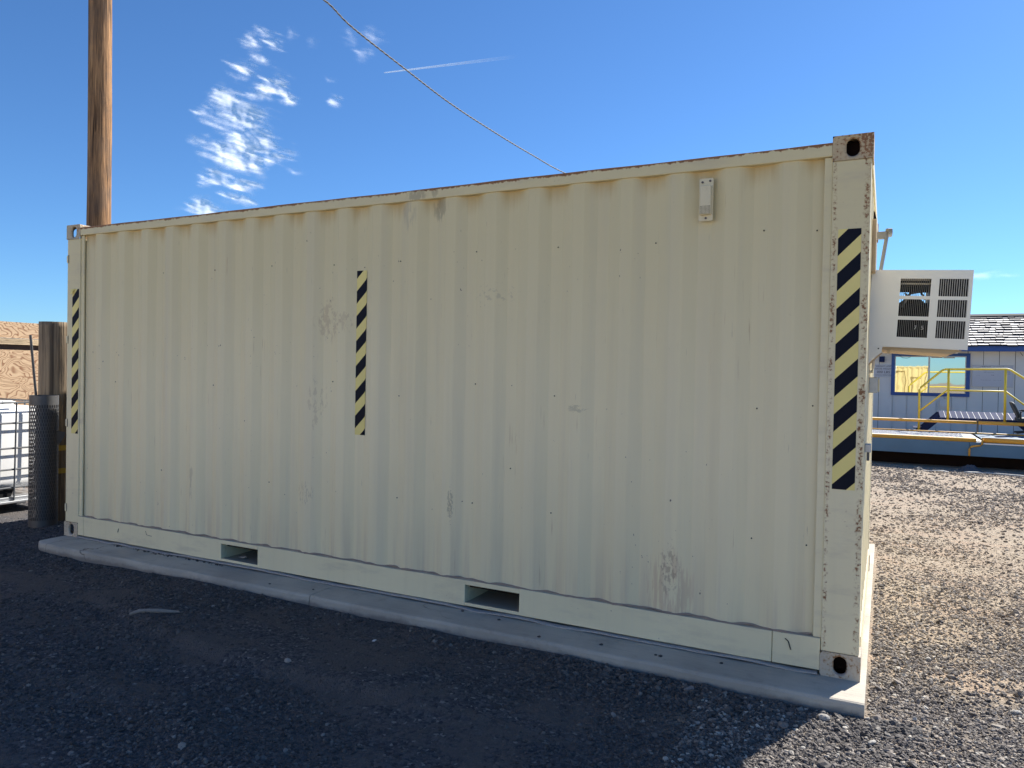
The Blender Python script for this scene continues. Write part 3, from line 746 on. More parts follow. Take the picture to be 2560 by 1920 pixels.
MB().tube([(.165, .09, -.20), (.19, .08, -.14), (.175, .09, -.12)], .006, 8).build('refrigerant_pipe', M['galv'], ac, smooth=True)
MB().box(.15, .30, .05, .08, -.074, -.066).build('inner_brace', M['cream'], ac)
MB().box(.14, .30, .34, .352, -.40, -.262).box(.14, .262, .34, .352, -.2615, -.150).box(.276, .30, .34, .352, -.2615, -.150).box(.14, .30, .34, .352, -.088, -.02).build('dark_blocking_plates', M['acd'], ac)  # dark plates added to block daylight through the left grille, gaps left open
MB().tube([(.22, .335, -.205), (.22, .325, -.205)], .085, 24).build('fan_disc', M['acd'], ac)
MB().box(.005, .14, .03, DY-.03, -.38, -.03).build('evaporator_case', M['acd'], ac)
MB().box(.15, .295, .06, .09, -.41, -.262).build('control_case', M['acd'], ac)
def text_mesh(s, size, mat, parent, matrix, name='lettering', extrude=.0006):
    c = bpy.data.curves.new(name, 'FONT'); c.body = s; c.size = size; c.align_x = 'CENTER'; c.align_y = 'CENTER'; c.extrude = extrude; c.space_character = 1.05
    t = bpy.data.objects.new('tmp', c); col.objects.link(t); bpy.context.view_layer.update()
    me = bpy.data.meshes.new_from_object(t.evaluated_get(bpy.context.evaluated_depsgraph_get())); bpy.data.objects.remove(t)
    me.name = name; me.transform(matrix); me.materials.clear(); me.materials.append(mat)
    o = bpy.data.objects.new(name, me); col.objects.link(o); o.parent = parent; return o
face = lambda x, y, z: Matrix.Translation((x, y, z)) @ Matrix.Rotation(R(90), 4, 'X')
text_mesh('7  5', .030, M['whitep'], ac, face(.255, .058, -.315))
MB().box(.13, .36, -.0012, 0, -.402, -.386).build('embossed_label', M['acw'], ac)
# tan underside tray, bracket, drain hose
MB().prism([(.075, .02, -HH-.002), (.47, .02, -HH-.002), (.42, .02, -HH-.026), (.085, .02, -HH-.016)], (0, DY-.04, 0)).build('base_tray', M['tan'], ac)
MB().prism([(-.012, -.004, -HH+.004), (.082, -.004, -HH+.002), (.078, -.004, -HH-.035), (.05, -.004, -HH-.055), (.0, -.004, -HH-.125), (-.012, -.004, -HH-.13)][::-1], (0, .012, 0)).build('gusset_bracket', M['acw'], ac, bevel=.002)
MB().prism([(-.012, .010, -HH-.127), (.078, .010, -HH-.033), (.083, .010, -HH-.037), (-.007, .010, -HH-.137)], (0, .05, 0)).build('bracket_flange', M['tan'], ac)
MB().tube([(.062, -.007, -HH-.012), (.062, -.003, -HH-.012)], .004, 8).build('screw', M['rivet'], ac)
MB().box(.105, .122, .02, .05, -HH-.036, -HH-.014).build('wood_shim', M['shim'], ac)
MB().tube([(.040, .06, -HH-.075), (.042, .06, -HH-.12), (.036, .06, -HH-.145), (.022, .06, -HH-.148), (.010, .06, -HH-.125)], .0085, 8).build('drain_hose', M['cream'], ac, smooth=True)

# ------------------------------------------------------------------ left side: posts, screen, tote, plywood
def wood(name, a, b, knots=3.0, sc=(14, 14, .8), crack=.85):
    m = NT(name); P = m.P()
    n = m.noise(m.scale(P, sc), 1, 6, .65, .6); n2 = m.noise(m.scale(P, (sc[0]*3.5, sc[1]*3.5, sc[2]*1.3)), 1, 4, .6)
    k = m.n('ShaderNodeTexVoronoi'); m.l(m.scale(P, (knots, knots, knots*.55)), k.inputs['Vector']); k.inputs['Scale'].default_value = 1.0
    kd = m.ramp(k.outputs['Distance'], .10, .06)
    c = m.mix(m.ramp(n, .3, .7), a, b)
    c = m.mix(m.math('MULTIPLY', m.ramp(n2, .52, .72), crack), c, tuple(v*.28 for v in a))
    c = m.mix(m.math('MULTIPLY', m.ramp(m.noise(P, 1.8, 3), .45, .65), .35), c, (.10, .085, .075))
    c = m.mix(m.math('MULTIPLY', kd, .75), c, tuple(v*.25 for v in a))
    m.bump(m.math('ADD', n2, m.math('MULTIPLY', n, 1.2)), .9, .012)
    return m.out(c, .85, 0, .15)
M['pole'] = wood('pole_wood', (.10, .058, .035), (.48, .27, .13), sc=(17, 17, 1.0), crack=1.0)
M['post'] = wood('post_wood', (.11, .086, .064), (.50, .375, .24), 4.5)
def trunk(name, x, y, z0, z1, r0, r1, mat, parent, lean=(0, 0), n=40, seg=.07):
    k = max(8, int((z1-z0)/seg)); mb = MB()
    for i in range(k+1):
        t = i/k; z = z0+(z1-z0)*t
        for j in range(n):
            th = 2*math.pi*j/n
            r = (r0+(r1-r0)*t)*(1+.030*math.sin(3*th+z*.9)+.035*(float(vnoise(np.array(th*4.), np.array(z*1.2), 12))-.5))
            gsp = .006*(float(vnoise(np.array(th*9.), np.array(z*.7+40), 14)) > .72)
            mb.v.append((x+lean[0]*t+(r-gsp)*math.cos(th), y+lean[1]*t+(r-gsp)*math.sin(th), z))
    for i in range(k):
        for j in range(n): mb.f.append((i*n+j, i*n+(j+1) % n, (i+1)*n+(j+1) % n, (i+1)*n+j)); mb.mi.append(0)
    mb.f.append(tuple(k*n+j for j in range(n))); mb.mi.append(0)
    return mb.build(name, mat, parent, smooth=True)
pole = trunk('utility_pole', -4.32, 3.22, -.15, 10.2, .170, .145, M['pole'], None, (-.06, 0))
tag(pole, 'tall brown wooden utility pole rising behind the container at left', 'utility pole')
post = thing('timber_post', (-.82, .444, -.05), 'thick short weathered timber post beside the left end of the container', 'post')
pt = trunk('trunk', -.835, .432, -.12, 1.825, .139, .135, M['post'], post, seg=.05)
M['strap'] = simple('yellow_strap', (.52, .33, .04), .5)
for z in (.655, .442):
    mb = MB(); n = 36
    for zz in (z-.024, z+.024):
        for j in range(n): th = 2*math.pi*j/n; mb.v.append((-.835+.146*math.cos(th), .432+.146*math.sin(th), zz))
    for j in range(n): mb.f.append((j, (j+1) % n, n+(j+1) % n, n+j)); mb.mi.append(0)
    mb.build('strap', M['strap'], post)

M['liner'] = simple('liner_dark_steel', (.05, .052, .06), .7)
# rolled slotted screen
CX, CY, CR, CZ0, CZ1 = -.660, .222, .115, -.05, 1.150
sc_ = thing('slotted_screen_tube', (CX, CY, CZ0), 'upright roll of grey slotted steel screen standing against the timber post', 'steel tube')
mb = MB(); n = 144; thn = [2*math.pi*j/n for j in range(n)]
def ring(z, sq=0): return [(CX+CR*(1+.02*math.sin(2*t+1))*math.cos(t), CY+CR*(1+.02*math.sin(2*t+1))*math.sin(t), z) for t in thn]
zb, zt = CZ0+.075, CZ1-.085; rows = 32; rh = (zt-zb)/rows; levels = [CZ0, zb]
for i in range(rows): levels += [zb+rh*(i+.16), zb+rh*(i+1)]
levels += [CZ1]
for z in levels: mb.v += ring(z)
for i in range(len(levels)-1):
    solid = i == 0 or i >= len(levels)-2 or (i % 2 == 1)
    row = i//2
    for j in range(n):
        g = (j+(2 if row % 2 else 0)) % 4
        if not solid and g < 2: continue
        mb.f.append((i*n+j, i*n+(j+1) % n, (i+1)*n+(j+1) % n, (i+1)*n+j)); mb.mi.append(0)
o = mb.build('slotted_sheet', M['steel'], sc_)
md = o.modifiers.new('thick', 'SOLIDIFY'); md.thickness = .0025
MB().tube([(CX+.012, CY+.020, CZ0), (CX+.012, CY+.020, CZ1-.03)], .084, 32).build('inner_liner', M['liner'], sc_, smooth=False)
MB().prism([(-.560, .262, .83), (-.548, .300, .825), (-.540, .345, .815), (-.545, .340, .77), (-.552, .310, .72), (-.562, .265, .69)], (-.003, .001, 0)).build('torn_flap', M['steel'], sc_)
rod = MB().tube([(-.705, .124, 1.69), (-.698, .172, 1.16), (-.690, .235, .35)], .011, 8).build('steel_rod', M['steel'])
tag(rod, 'thin dark steel rod leaning out of the top of the slotted screen', 'rod')

# caged liquid tote
tote = thing('liquid_tote', (-2.35, .40, -.11), 'white plastic liquid tote in a galvanised cage in front of the plywood wall', 'tote')
def tankmat():
    m = NT('tote_plastic'); m.p.inputs['Subsurface Weight'].default_value = .0
    return m.out(m.mix(m.noise(m.P(), 3, 3), (.80, .79, .76), (.86, .85, .83)), .35, 0, .4)
M['tank'] = tankmat()
M['cage'] = simple('dark_backlit_cage', (.13, .135, .14), .6, .2)  # galvanised steel, darkened in colour to look backlit
TX1, TX0, TY0, TY1 = -1.86, -2.86, -.22, 1.02
tk = MB().box(TX0+.03, TX1-.045, TY0+.04, TY1-.04, .13, .985).build('tank', M['tank'], tote, bevel=.09)
tk.modifiers['bevel'].segments = 5
tk.data.polygons.foreach_set('use_smooth', [True]*6)
MB().box(TX0+.2, TX1-.2, TY0+.25, TY1-.25, .95, 1.04).build('tank_top', M['tank'], tk, bevel=.04)
MB().tube([(TX1-.045, .55, 1.02), (TX1-.03, .55, 1.04), (TX1-.03, .62, 1.04), (TX1-.045, .70, 1.02)], .012).build('top_clip', M['tank'], tk)
def loop(z, r=.009, e=.0): return [(TX1+e, TY0, z), (TX1+e, TY1, z), (TX0, TY1, z), (TX0, TY0, z)]
for z in (1.028, .818, .56, .342, .155):
    pts = []
    q = loop(z)
    MB().tube(q+[], .0095, 8, closed=True).build('cage_ring', M['cage'], tote)
for y in np.arange(TY0+.04, TY1, .205):
    MB().tube([(TX1+.010, y+.02, 1.03), (TX1+.010, y, .0)], .0085, 8).build('cage_upright', M['cage'], tote)
for x in np.arange(TX0+.1, TX1, .205):
    for yy in (TY0-.01, TY1+.01): MB().tube([(x, yy, 1.03), (x, yy, .0)], .0085, 8).build('cage_upright', M['cage'], tote)
pal = MB().box(TX0-.01, TX1+.03, TY0-.02, TY1+.02, -.004, .022).box(TX0, TX1, TY0, TY1, .022, .06).build('pallet', M['galv'], tote, bevel=.006)
for yy in (TY0, .35, TY1-.12):
    for xx in (TX0, -2.4, TX1-.1): box('pallet_foot', xx, xx+.1, yy, yy+.12, -.16, -.005, M['steel'], pal)
MB().prism([(TX1-.02, .38, .145), (TX1-.02, .66, .145), (TX1-.02, .63, .07), (TX1-.02, .60, .03), (TX1-.02, .38, .03)], (-.08, 0, 0)).build('valve_recess', M['acd'], tote)

# plywood bin wall
def ply():
    m = NT('plywood_face'); P = m.P()
    s = m.scale(P, (1, 1.1, 3.2)); dist = m.noise(P, 2.4, 3, .5)
    mx = m.n('ShaderNodeVectorMath', operation='ADD'); m.l(s, mx.inputs[0])
    cb = m.n('ShaderNodeCombineXYZ'); m.l(m.math('MULTIPLY', dist, 1.1), cb.inputs[2]); m.l(cb.outputs[0], mx.inputs[1])
    wv = m.noise(mx.outputs[0], 2.2, 2, .4, .5)
    rings = m.math('FRACT', m.math('MULTIPLY', wv, 16.0)); band = m.math('MULTIPLY', m.ramp(rings, .45, .9), m.ramp(rings, 1.0, .93))
    fine = m.noise(m.scale(P, (4, 6, 90)), 1, 4, .6)
    c = m.mix(fine, (.50, .33, .19), (.68, .50, .32)); c = m.mix(m.math('MULTIPLY', band, .9), c, (.24, .115, .06))
    m.bump(m.math('ADD', band, fine), .2, .003)
    return m.out(c, .75, 0, .2)
M['ply'] = ply(); M['lumber'] = wood('board_wood', (.52, .38, .23), (.70, .53, .33), .8, (3, 3, 60), .15)
M['darkgap'] = simple('dark_gap_fill', (.06, .04, .032), .85)
pw = thing('plywood_wall', (-3.55, 1.6, -.06), 'sunlit tan plywood wall with a trim board, behind the tote at far left', 'wall')
XW = -3.55
box('upper_sheet', XW-.02, XW, -2.5, 2.9, 1.745, 1.945, M['ply'], pw)
box('trim_board', XW-.02, XW+.020, -2.5, 2.9, 1.665, 1.742, M['lumber'], pw)
box('dark_gap_strip', XW-.10, XW-.035, -2.5, 2.9, 1.57, 1.70, M['darkgap'], pw)  # dark strip set behind the gap below the trim board
box('lower_sheet', XW-.02, XW, -2.5, .18, .38, 1.60, M['ply'], pw); box('lower_sheet', XW-.02, XW, .185, 2.62, .38, 1.60, M['ply'], pw)
box('base_sheet', XW-.02, XW, -2.5, 2.9, -.10, .378, M['ply'], pw)
box('top_cap', XW-.10, XW-.022, -2.5, 2.9, 1.90, 1.94, M['lumber'], pw)
for yy in (-2.4, -1.2, 0, 1.2, 2.4): box('stud', XW-.115, XW-.025, yy, yy+.045, -.1, 1.57, M['lumber'], pw)

# ------------------------------------------------------------------ overhead cable
K = np.array([(-.7419, .7557, .5282), (-.6881, .7822, .4969), (-.6538, .7988, .4614), (-.5912, .8294, .4084), (-.5315, .8586, .3597), (-.4748, .8864, .3203), (-.4324, .9073, .2931), (-.39, .9282, .2684), (-.3258, .9602, .243)])
tt = np.array([6.9, 7.3, 7.7, 8.5, 9.4, 10.4, 11.3, 12.3, 14.2]); pts = np.array(CAM)+K*tt[:, None]
ext0 = pts[0]+(pts[0]-pts[1])*np.array([[14.], [6.], [2.5]]); ext1 = np.array([[3.2, 13.4, 3.9], [4.6, 17.4, 3.05]])
pts = np.vstack([ext0, pts, ext1])
d = np.r_[0, np.cumsum(np.linalg.norm(np.diff(pts, axis=0), axis=1))]
def crom(u):
    i = int(np.clip(np.searchsorted(d, u)-1, 0, len(d)-2)); p = [pts[max(i-1, 0)], pts[i], pts[i+1], pts[min(i+2, len(d)-1)]]; t = (u-d[i])/(d[i+1]-d[i])
    return .5*((2*p[1])+(-p[0]+p[2])*t+(2*p[0]-5*p[1]+4*p[2]-p[3])*t*t+(-p[0]+3*p[1]-3*p[2]+p[3])*t**3)
M['cabA'] = simple('cable_bare_aluminium', (.12, .125, .13), .7); M['cabB'] = simple('cable_black_jacket', (.05, .05, .055), .6)
cab = thing('overhead_cable', tuple(pts[3]), 'twisted grey overhead service cable sloping down behind the container roof', 'cable')
us = np.arange(0, d[-1], .03)
for k, mt in enumerate(('cabA', 'cabA', 'cabB')):
    P = []
    for u in us:
        c = crom(u); th = 2*math.pi*(u/.24)+k*2.094
        P.append(c+.0055*np.array([math.cos(th)*.8, math.cos(th)*.3, math.sin(th)]))
    MB().tube(P, .0050, 5).build('strand', M[mt], cab, smooth=True)

# ------------------------------------------------------------------ clouds and contrail (thin ice-crystal veils far away)
def dirv(yaw, el): y, e = R(yaw), R(el); return np.array([math.sin(y)*math.cos(e), math.cos(y)*math.cos(e), math.sin(e)])
def pixdir(px, py):
    v = f_+r_*(px-1280)/1854.26-u_*(py-960)/1854.26; return v/np.linalg.norm(v)
def cloudmat():
    m = NT('thin_cloud'); t = m.t; t.nodes.remove(m.p); out = t.nodes['Material Output']
    at = m.n('ShaderNodeAttribute', attribute_name='dens'); tr = m.n('ShaderNodeBsdfTranslucent'); di = m.n('ShaderNodeBsdfDiffuse'); tp = m.n('ShaderNodeBsdfTransparent')
    tr.inputs[0].default_value = (.66, .66, .66, 1); di.inputs[0].default_value = (.66, .66, .66, 1)
    ad = m.n('ShaderNodeAddShader'); m.l(tr.outputs[0], ad.inputs[0]); m.l(di.outputs[0], ad.inputs[1])
    mx = m.n('ShaderNodeMixShader'); m.l(at.outputs['Fac'], mx.inputs[0]); m.l(tp.outputs[0], mx.inputs[1]); m.l(ad.outputs[0], mx.inputs[2]); m.l(mx.outputs[0], out.inputs[0])
    return m.m
M['cloud'] = cloudmat()
def cloud(cx, cy, w_, h_, blobs, label, dist=2200., st=3.0, seed=0, tilt=-12, k=1.0, cutoff=.33, name='cloud', cat='cloud'):
    """blobs: (px,py,rx,ry,weight) seen from the yard, as angular offsets"""
    c = pixdir(cx, cy); C = np.array(CAM)+c*dist; r = np.cross(c, [0, 0, 1]); r /= np.linalg.norm(r); u = np.cross(r, c)
    s = dist/1854.26; nx_ = max(8, int(w_/st)); ny_ = max(8, int(h_/st)); xs = np.linspace(-w_/2, w_/2, nx_); ys = np.linspace(-h_/2, h_/2, ny_)
    A, B = np.meshgrid(xs, ys, indexing='ij')
    wx = A+18*(fbm(A/60+seed, B/60, 3, 41)-.5)*2; wy = B+14*(fbm(A/55, B/55+seed, 3, 51)-.5)*2
    t0 = R(tilt); rag = fbm((A*math.cos(t0)+B*math.sin(t0))/95+seed, (-A*math.sin(t0)+B*math.cos(t0))/6.5, 4, 44)-.5; wx = wx+34*rag*min(1, w_/200)
    mask = np.zeros_like(A)
    for (bx, by, rx, ry, wt) in blobs:
        dx, dy = wx-(bx-cx), wy+(by-cy); mask = np.maximum(mask, wt*np.exp(-((dx/(rx*.74))**2+(dy/ry)**2)*1.1))
    t = R(tilt); a = A*math.cos(t)+B*math.sin(t); b = -A*math.sin(t)+B*math.cos(t)
    n1 = fbm(a/62+seed*3, b/9.5, 5, 61, .62); n2 = fbm(a/16, b/4.2+seed, 4, 71, .62); n3 = fbm(a/30+5, b/26+seed, 4, 91, .55)
    fib = sst(.30, .68, .62*n1+.38*n2)                       # drawn-out ice fibres
    body = sst(.12, .95, mask*1.15+(n3-.5)*.7+(n1-.5)*.75)
    dn = np.clip(body*(.42+.66*fib), 0, 1)*k*np.clip(mask*6, 0, 1)
    edge = np.minimum(np.minimum((A-xs[0]), (xs[-1]-A)), np.minimum(B-ys[0], ys[-1]-B)); dn *= np.clip(edge/10, 0, 1)
    dn = dn**1.2*.66
    bulge = 60*mask*s*.5*(fbm(A/40, B/40, 3, 81))
    P = C+(A*s)[..., None]*r+(B*s)[..., None]*u-bulge[..., None]*c+(B*s*.25)[..., None]*c
    me = bpy.data.meshes.new(name); me.vertices.add(nx_*ny_); me.vertices.foreach_set('co', (P-C).astype(np.float32).ravel())
    I, J = np.meshgrid(np.arange(nx_-1), np.arange(ny_-1), indexing='ij'); q = I*ny_+J; Q = np.stack([q, q+ny_, q+ny_+1, q+1], -1).reshape(-1, 4)
    keep = (mask.ravel()[Q] > 0.04).any(1); Q = Q[keep]
    me.loops.add(Q.size); me.loops.foreach_set('vertex_index', Q.ravel().astype(np.int32)); me.polygons.add(len(Q)); me.polygons.foreach_set('loop_start', np.arange(0, Q.size, 4, dtype=np.int32))
    me.polygons.foreach_set('use_smooth', np.ones(len(Q), bool))
    at = me.attributes.new('dens', 'FLOAT', 'POINT'); at.data.foreach_set('value', dn.astype(np.float32).ravel())
    me.update(); me.materials.append(M['cloud']); o = link(name, me); o.location = C; tag(o, label, cat); o.visible_shadow = True
    return o
cloud(610, 305, 330, 500, [(650, 108, 42, 16, .6), (672, 132, 40, 16, .7), (625, 140, 40, 20, .6), (640, 165, 50, 20, .6), (612, 195, 45, 24, .7), (665, 220, 60, 24, .95), (700, 235, 32, 22, .75), (640, 250, 60, 18, .5), (575, 262, 48, 24, .85),
      (600, 300, 85, 34, .95), (625, 345, 92, 38, 1.1), (600, 375, 90, 34, 1.1), (680, 372, 50, 24, .8), (560, 425, 50, 26, .95), (600, 440, 55, 22, .8), (600, 468, 55, 14, .85), (528, 498, 52, 22, .9), (530, 285, 30, 14, .5), (520, 350, 40, 20, .45)],
      'tall ragged white cirrus cloud left of centre above the container', seed=2, st=2.2)
cloud(843, 250, 90, 60, [(843, 250, 22, 13, .9)], 'small white puff of cloud right of the tall one', seed=4, st=2.2, k=.6)
cloud(910, 100, 170, 120, [(930, 88, 40, 20, .75), (880, 95, 30, 18, .62), (905, 120, 32, 22, .6)], 'faint wisp of cloud crossed by the overhead cable', seed=6, st=2.2, k=.38)
cloud(748, 428, 110, 40, [(748, 430, 34, 9, .8)], 'tiny flat wisp of cloud low beside the foot of the tall cloud', seed=8, st=2.2, k=.5)
cloud(765, 98, 130, 90, [(735, 85, 16, 16, .65), (778, 105, 24, 18, .6)], 'barely visible haze patch above right of the tall cloud', seed=9, st=2.2, k=.25)
cloud(833, 193, 60, 40, [(833, 193, 18, 9, .8)], 'very faint small wisp of cloud just above the small white puff', seed=10, st=2.2, k=.28)
cloud(2460, 680, 200, 50, [(2400, 675, 50, 9, .9), (2450, 685, 60, 10, 1.0)], 'pale streak of cloud just above the air conditioner', seed=12, st=2.5, k=.32, tilt=-4)
# contrail
A0, A1 = np.array(CAM)+pixdir(960, 182)*2600, np.array(CAM)+pixdir(1300, 140)*3000
mb = MB(); n = 60; mb.tube([A0+(A1-A0)*i/n for i in range(n+1)], [1.5+5*i/n for i in range(n+1)], 8, cap=False)
me = mb.mesh('contrail', M['cloud']); me.transform(Matrix.Translation(-Vector(A0)))
at = me.attributes.new('dens', 'FLOAT', 'POINT'); at.data.foreach_set('value', np.repeat([.50*(1-i/n)**1.3*min(1, .6+i/4) for i in range(n+1)], 8).astype(np.float32))
o = link('contrail', me); o.location = A0; tag(o, 'thin straight white aircraft contrail crossing behind the overhead cable', 'contrail')

# ------------------------------------------------------------------ right side: scale deck
M['orange'] = simple('orange_pipe_paint', (.80, .39, .045), .5, var=.1, dirt=(.42, .20, .06)); M['blueb'] = simple('blue_beam_paint', (.075, .17, .27), .5, var=.15, sc=3)
M['navy'] = simple('navy_steel_paint', (.020, .034, .10), .85, spec=.12); M['grating'] = simple('bright_grating', (.62, .62, .62), .5, .2); M['yellow'] = simple('yellow_rail_paint', (.85, .62, .05), .5, var=.08)
sd = thing('truck_scale', (7, 11.6, -.06), 'long low blue truck scale deck edged with an orange pipe kerb', 'truck scale')
YS = 10.78
box('side_beam', -6, 7.42, YS, YS+.10, .165, .40, M['blueb'], sd); box('side_beam', 7.425, 16, YS, YS+.10, .165, .40, M['blueb'], sd)
box('under_frame', -6, 16, YS+.35, 13.0, -.10, .30, M['dark'], sd)
MB().tube([(-6, YS+.03, .432), (7.52, YS+.03, .430)], .040, 14).build('kerb_pipe', M['orange'], sd, smooth=True)
MB().tube([(7.60, YS+.03, .442), (16, YS+.03, .442)], .042, 14).build('kerb_pipe', M['orange'], sd, smooth=True)
box('deck_edge', 7.6, 16, YS-.02, YS+.10, .375, .396, M['whitep'], sd)
MB().tube([(7.605, YS-.03, .47), (7.600, YS-.04, .37), (7.575, YS-.04, .35), (7.47, YS-.04, .335), (7.435, YS-.04, .32), (7.42, YS-.04, .29), (7.42, YS-.04, .17)], .016, 10).build('drain_pipe', M['orange'], sd, smooth=True)
for x0 in np.arange(-6, 7.3, 1.52):
    pl = box('deck_plate', x0, x0+1.51, YS+.10, 12.75, .395, .415, M['grating'], sd)
box('deck_plate', 7.62, 16, YS+.10, 12.75, .395, .415, M['blueb'], sd)
mb = MB()
for x in np.arange(4.5, 7.4, .075):
    for k, y in enumerate(np.arange(YS+.14, 12.7, .105)): mb.box(x+(.037 if k % 2 else 0), x+.04+(.037 if k % 2 else 0), y, y+.05, .4152, .428)
mb.build('grip_lugs', M['grating'], sd, kind='stuff')
MB().tube([(-6, 12.78, .432), (16, 12.78, .432)], .014, 8).build('rear_kerb', M['orange'], sd, smooth=True)
gd = MB().tube([(-6, 12.85, .632), (7.72, 12.85, .632)], .030, 10).build('guard_rail', M['orange'], sd, smooth=True)
MB().tube([(7.74, 12.85, .632), (16, 12.85, .632)], .034, 10).build('guard_rail', M['orange'], sd, smooth=True)
for x in (1.7, 7.73, 13.7): MB().tube([(x, 12.85, .40), (x, 12.85, .70)], .016, 8).build('rail_stanchion', M['steel'], sd)

# crossover stair
cs = thing('crossover_stair', (7.7, 13.6, -.06), 'dark blue steel crossover stair with yellow handrails in front of the office', 'stair')
YF, YB = 13.30, 13.95
for i, x in enumerate(np.arange(7.13, 8.42, .102)):      # planks tilt down to the front edge
    q = lambda a, b, up: MB().prism([(a, YF, .690+up), (b, YF, .690+up), (b, YB, .800+up), (a, YB, .800+up)], (0, 0, -.02))
    q(x, x+.088, 0).build('deck_plank', M['navy'], cs); q(x+.0905, x+.0965, .0006).build('plank_nosing', M['whitep'], cs)
box('front_beam', 7.10, 8.47, YF-.022, YF-.002, .60, .685, M['navy'], cs); box('back_beam', 7.10, 8.47, YB, YB+.02, .62, .775, M['navy'], cs)
for y in (YF, YB):
    MB().prism([(7.10, y, .775), (7.10, y, .60), (6.55, y, .05), (6.40, y, .05)], (0, .02, 0)).build('stringer', M['navy'], cs)
    MB().prism([(8.47, y, .775), (9.17, y, .05), (9.02, y, .05), (8.47, y, .60)], (0, .02, 0)).build('stringer', M['navy'], cs)
for i in range(4):
    x = 6.98-.155*i; z = .62-.16*i
    box('tread', x-.16, x, YF+.02, YB, z-.02, z, M['navy'], cs); x2 = 8.47+.155*i; box('tread', x2, x2+.16, YF+.02, YB, z-.02, z, M['navy'], cs)
for y in (YF-.02,):
    MB().tube([(6.760, y, .20), (6.750, y, 1.235), (6.775, y, 1.28), (7.14, y, 1.63), (7.20, y, 1.655), (8.23, y, 1.672), (8.29, y, 1.655), (9.1, y, 1.07), (9.12, y, 1.03), (9.12, y, .1)], .021, 10).build('handrail', M['yellow'], cs, smooth=True)
    MB().tube([(6.760, y, .80), (7.235, y, 1.235), (8.215, y, 1.238), (9.12, y, .50)], .017, 8).build('mid_rail', M['yellow'], cs, smooth=True)
    for x in (7.262, 8.215): MB().tube([(x, y, .64), (x-.008, y, 1.66)], .023, 10).build('rail_post', M['yellow'], cs, smooth=True)

# office chair
M['chair'] = simple('chair_charcoal', (.035, .04, .04), .6); M['pale'] = simple('pale_grey_plastic', (.5, .5, .48), .5)
ch = thing('office_chair', (8.47, 12.98, .45), 'charcoal office chair with its tall back seen beside the blue stair', 'chair')
bk = MB()
for i, (t, w_) in enumerate([(0, .13), (.12, .17), (.35, .20), (.6, .20), (.85, .16), (1, .10)]):
    z = 1.05-.30*t; xo = 8.25+.13*t
    bk.v += [(xo, 13.0-w_, z), (xo+.05, 13.0-w_, z), (xo+.05, 13.0+w_, z), (xo, 13.0+w_, z)]
for i in range(5):
    for j in range(4): bk.f.append((i*4+j, i*4+(j+1) % 4, (i+1)*4+(j+1) % 4, (i+1)*4+j)); bk.mi.append(0)
bk.f += [(3, 2, 1, 0), (20, 21, 22, 23)]; bk.mi += [0, 0]
bo = bk.build('backrest', M['chair'], ch, smooth=False, bevel=.02)
MB().box(8.36, 8.80, 12.78, 13.22, .69, .755).build('seat', M['chair'], ch, bevel=.02)
for y in (12.76, 13.22): MB().tube([(8.40, y, .73), (8.40, y, .87), (8.47, y, .885), (8.68, y, .88)], .017, 8).build('armrest', M['chair'], ch, smooth=True)
MB().tube([(8.58, 13.0, .46), (8.58, 13.0, .69)], .03).build('column', M['steel'], ch)
for k in range(5):
    t = k*2*math.pi/5; MB().tube([(8.58, 13.0, .50), (8.58+.27*math.cos(t), 13.0+.27*math.sin(t), .47)], .02, 6).build('base_spoke', M['chair'], ch)
bx = MB().prism([(8.50, 12.80, .76), (8.80, 12.80, .76), (8.80, 12.80, .87), (8.54, 12.80, .87)], (0, .25, 0)).build('plastic_case', M['pale'], None, bevel=.01)
tag(bx, 'pale grey plastic case resting on the charcoal chair seat', 'case')

# ------------------------------------------------------------------ office building
off = thing('site_office', (8, 19, -.06), 'single storey grey panelled office with blue trim and a shake roof', 'office building')
M['sid'] = simple('grey_siding_paint', (.74, .73, .70), .7, var=.05, sc=4); M['blue'] = simple('blue_trim_paint', (.02, .085, .30), .5, var=.08)
YW = 17.0
WX0, WX1, WZ0, WZ1 = 6.33, 7.86, 1.12, 2.02       # glass opening
bat = MB().box(-.02, .02, -.014, 0, 0, 1).mesh('batten', M['sid'])
xs = np.arange(-1.0, 14, .318)
for x in xs:
    x1 = x+.300
    if x1 < WX0 or x > WX1: segs = [(-.10, 2.16)]
    else: segs = [(-.10, WZ0-.06), (WZ1+.05, 2.16)]
    for a, b in segs: box('siding_panel', x, x1, YW+.002, YW+.03, a, b, M['sid'], off)
    for a, b in segs:
        o = bpy.data.objects.new('batten', bat); col.objects.link(o); o.parent = off; o.location = (x+.309-8+.02, YW+.001-19, a+.06); o.scale = (1, 1, b-a)
box('back_wall', -1, 14, 22.0, 22.1, -.1, 2.2, M['sid'], off); box('side_wall', -1.1, -1.0, YW+.03, 22, -.1, 2.2, M['sid'], off); box('side_wall', 14, 14.1, YW+.03, 22, -.1, 2.2, M['sid'], off)
box('wall_backing', -1, WX0-.04, YW+.032, YW+.06, -.1, 2.2, M['dark'], off); box('wall_backing', WX1+.04, 14, YW+.032, YW+.06, -.1, 2.2, M['dark'], off)
wf = MB().box(WX0-.075, WX1+.078, YW-.035, YW, WZ1, WZ1+.07).box(WX0-.075, WX1+.078, YW-.035, YW, WZ0-.08, WZ0).box(WX0-.075, WX0, YW-.035, YW, WZ0, WZ1).box(WX1, WX1+.078, YW-.035, YW, WZ0, WZ1).build('window', M['blue'], off)
M['alum'] = simple('window_aluminium', (.55, .55, .53), .45, .3)
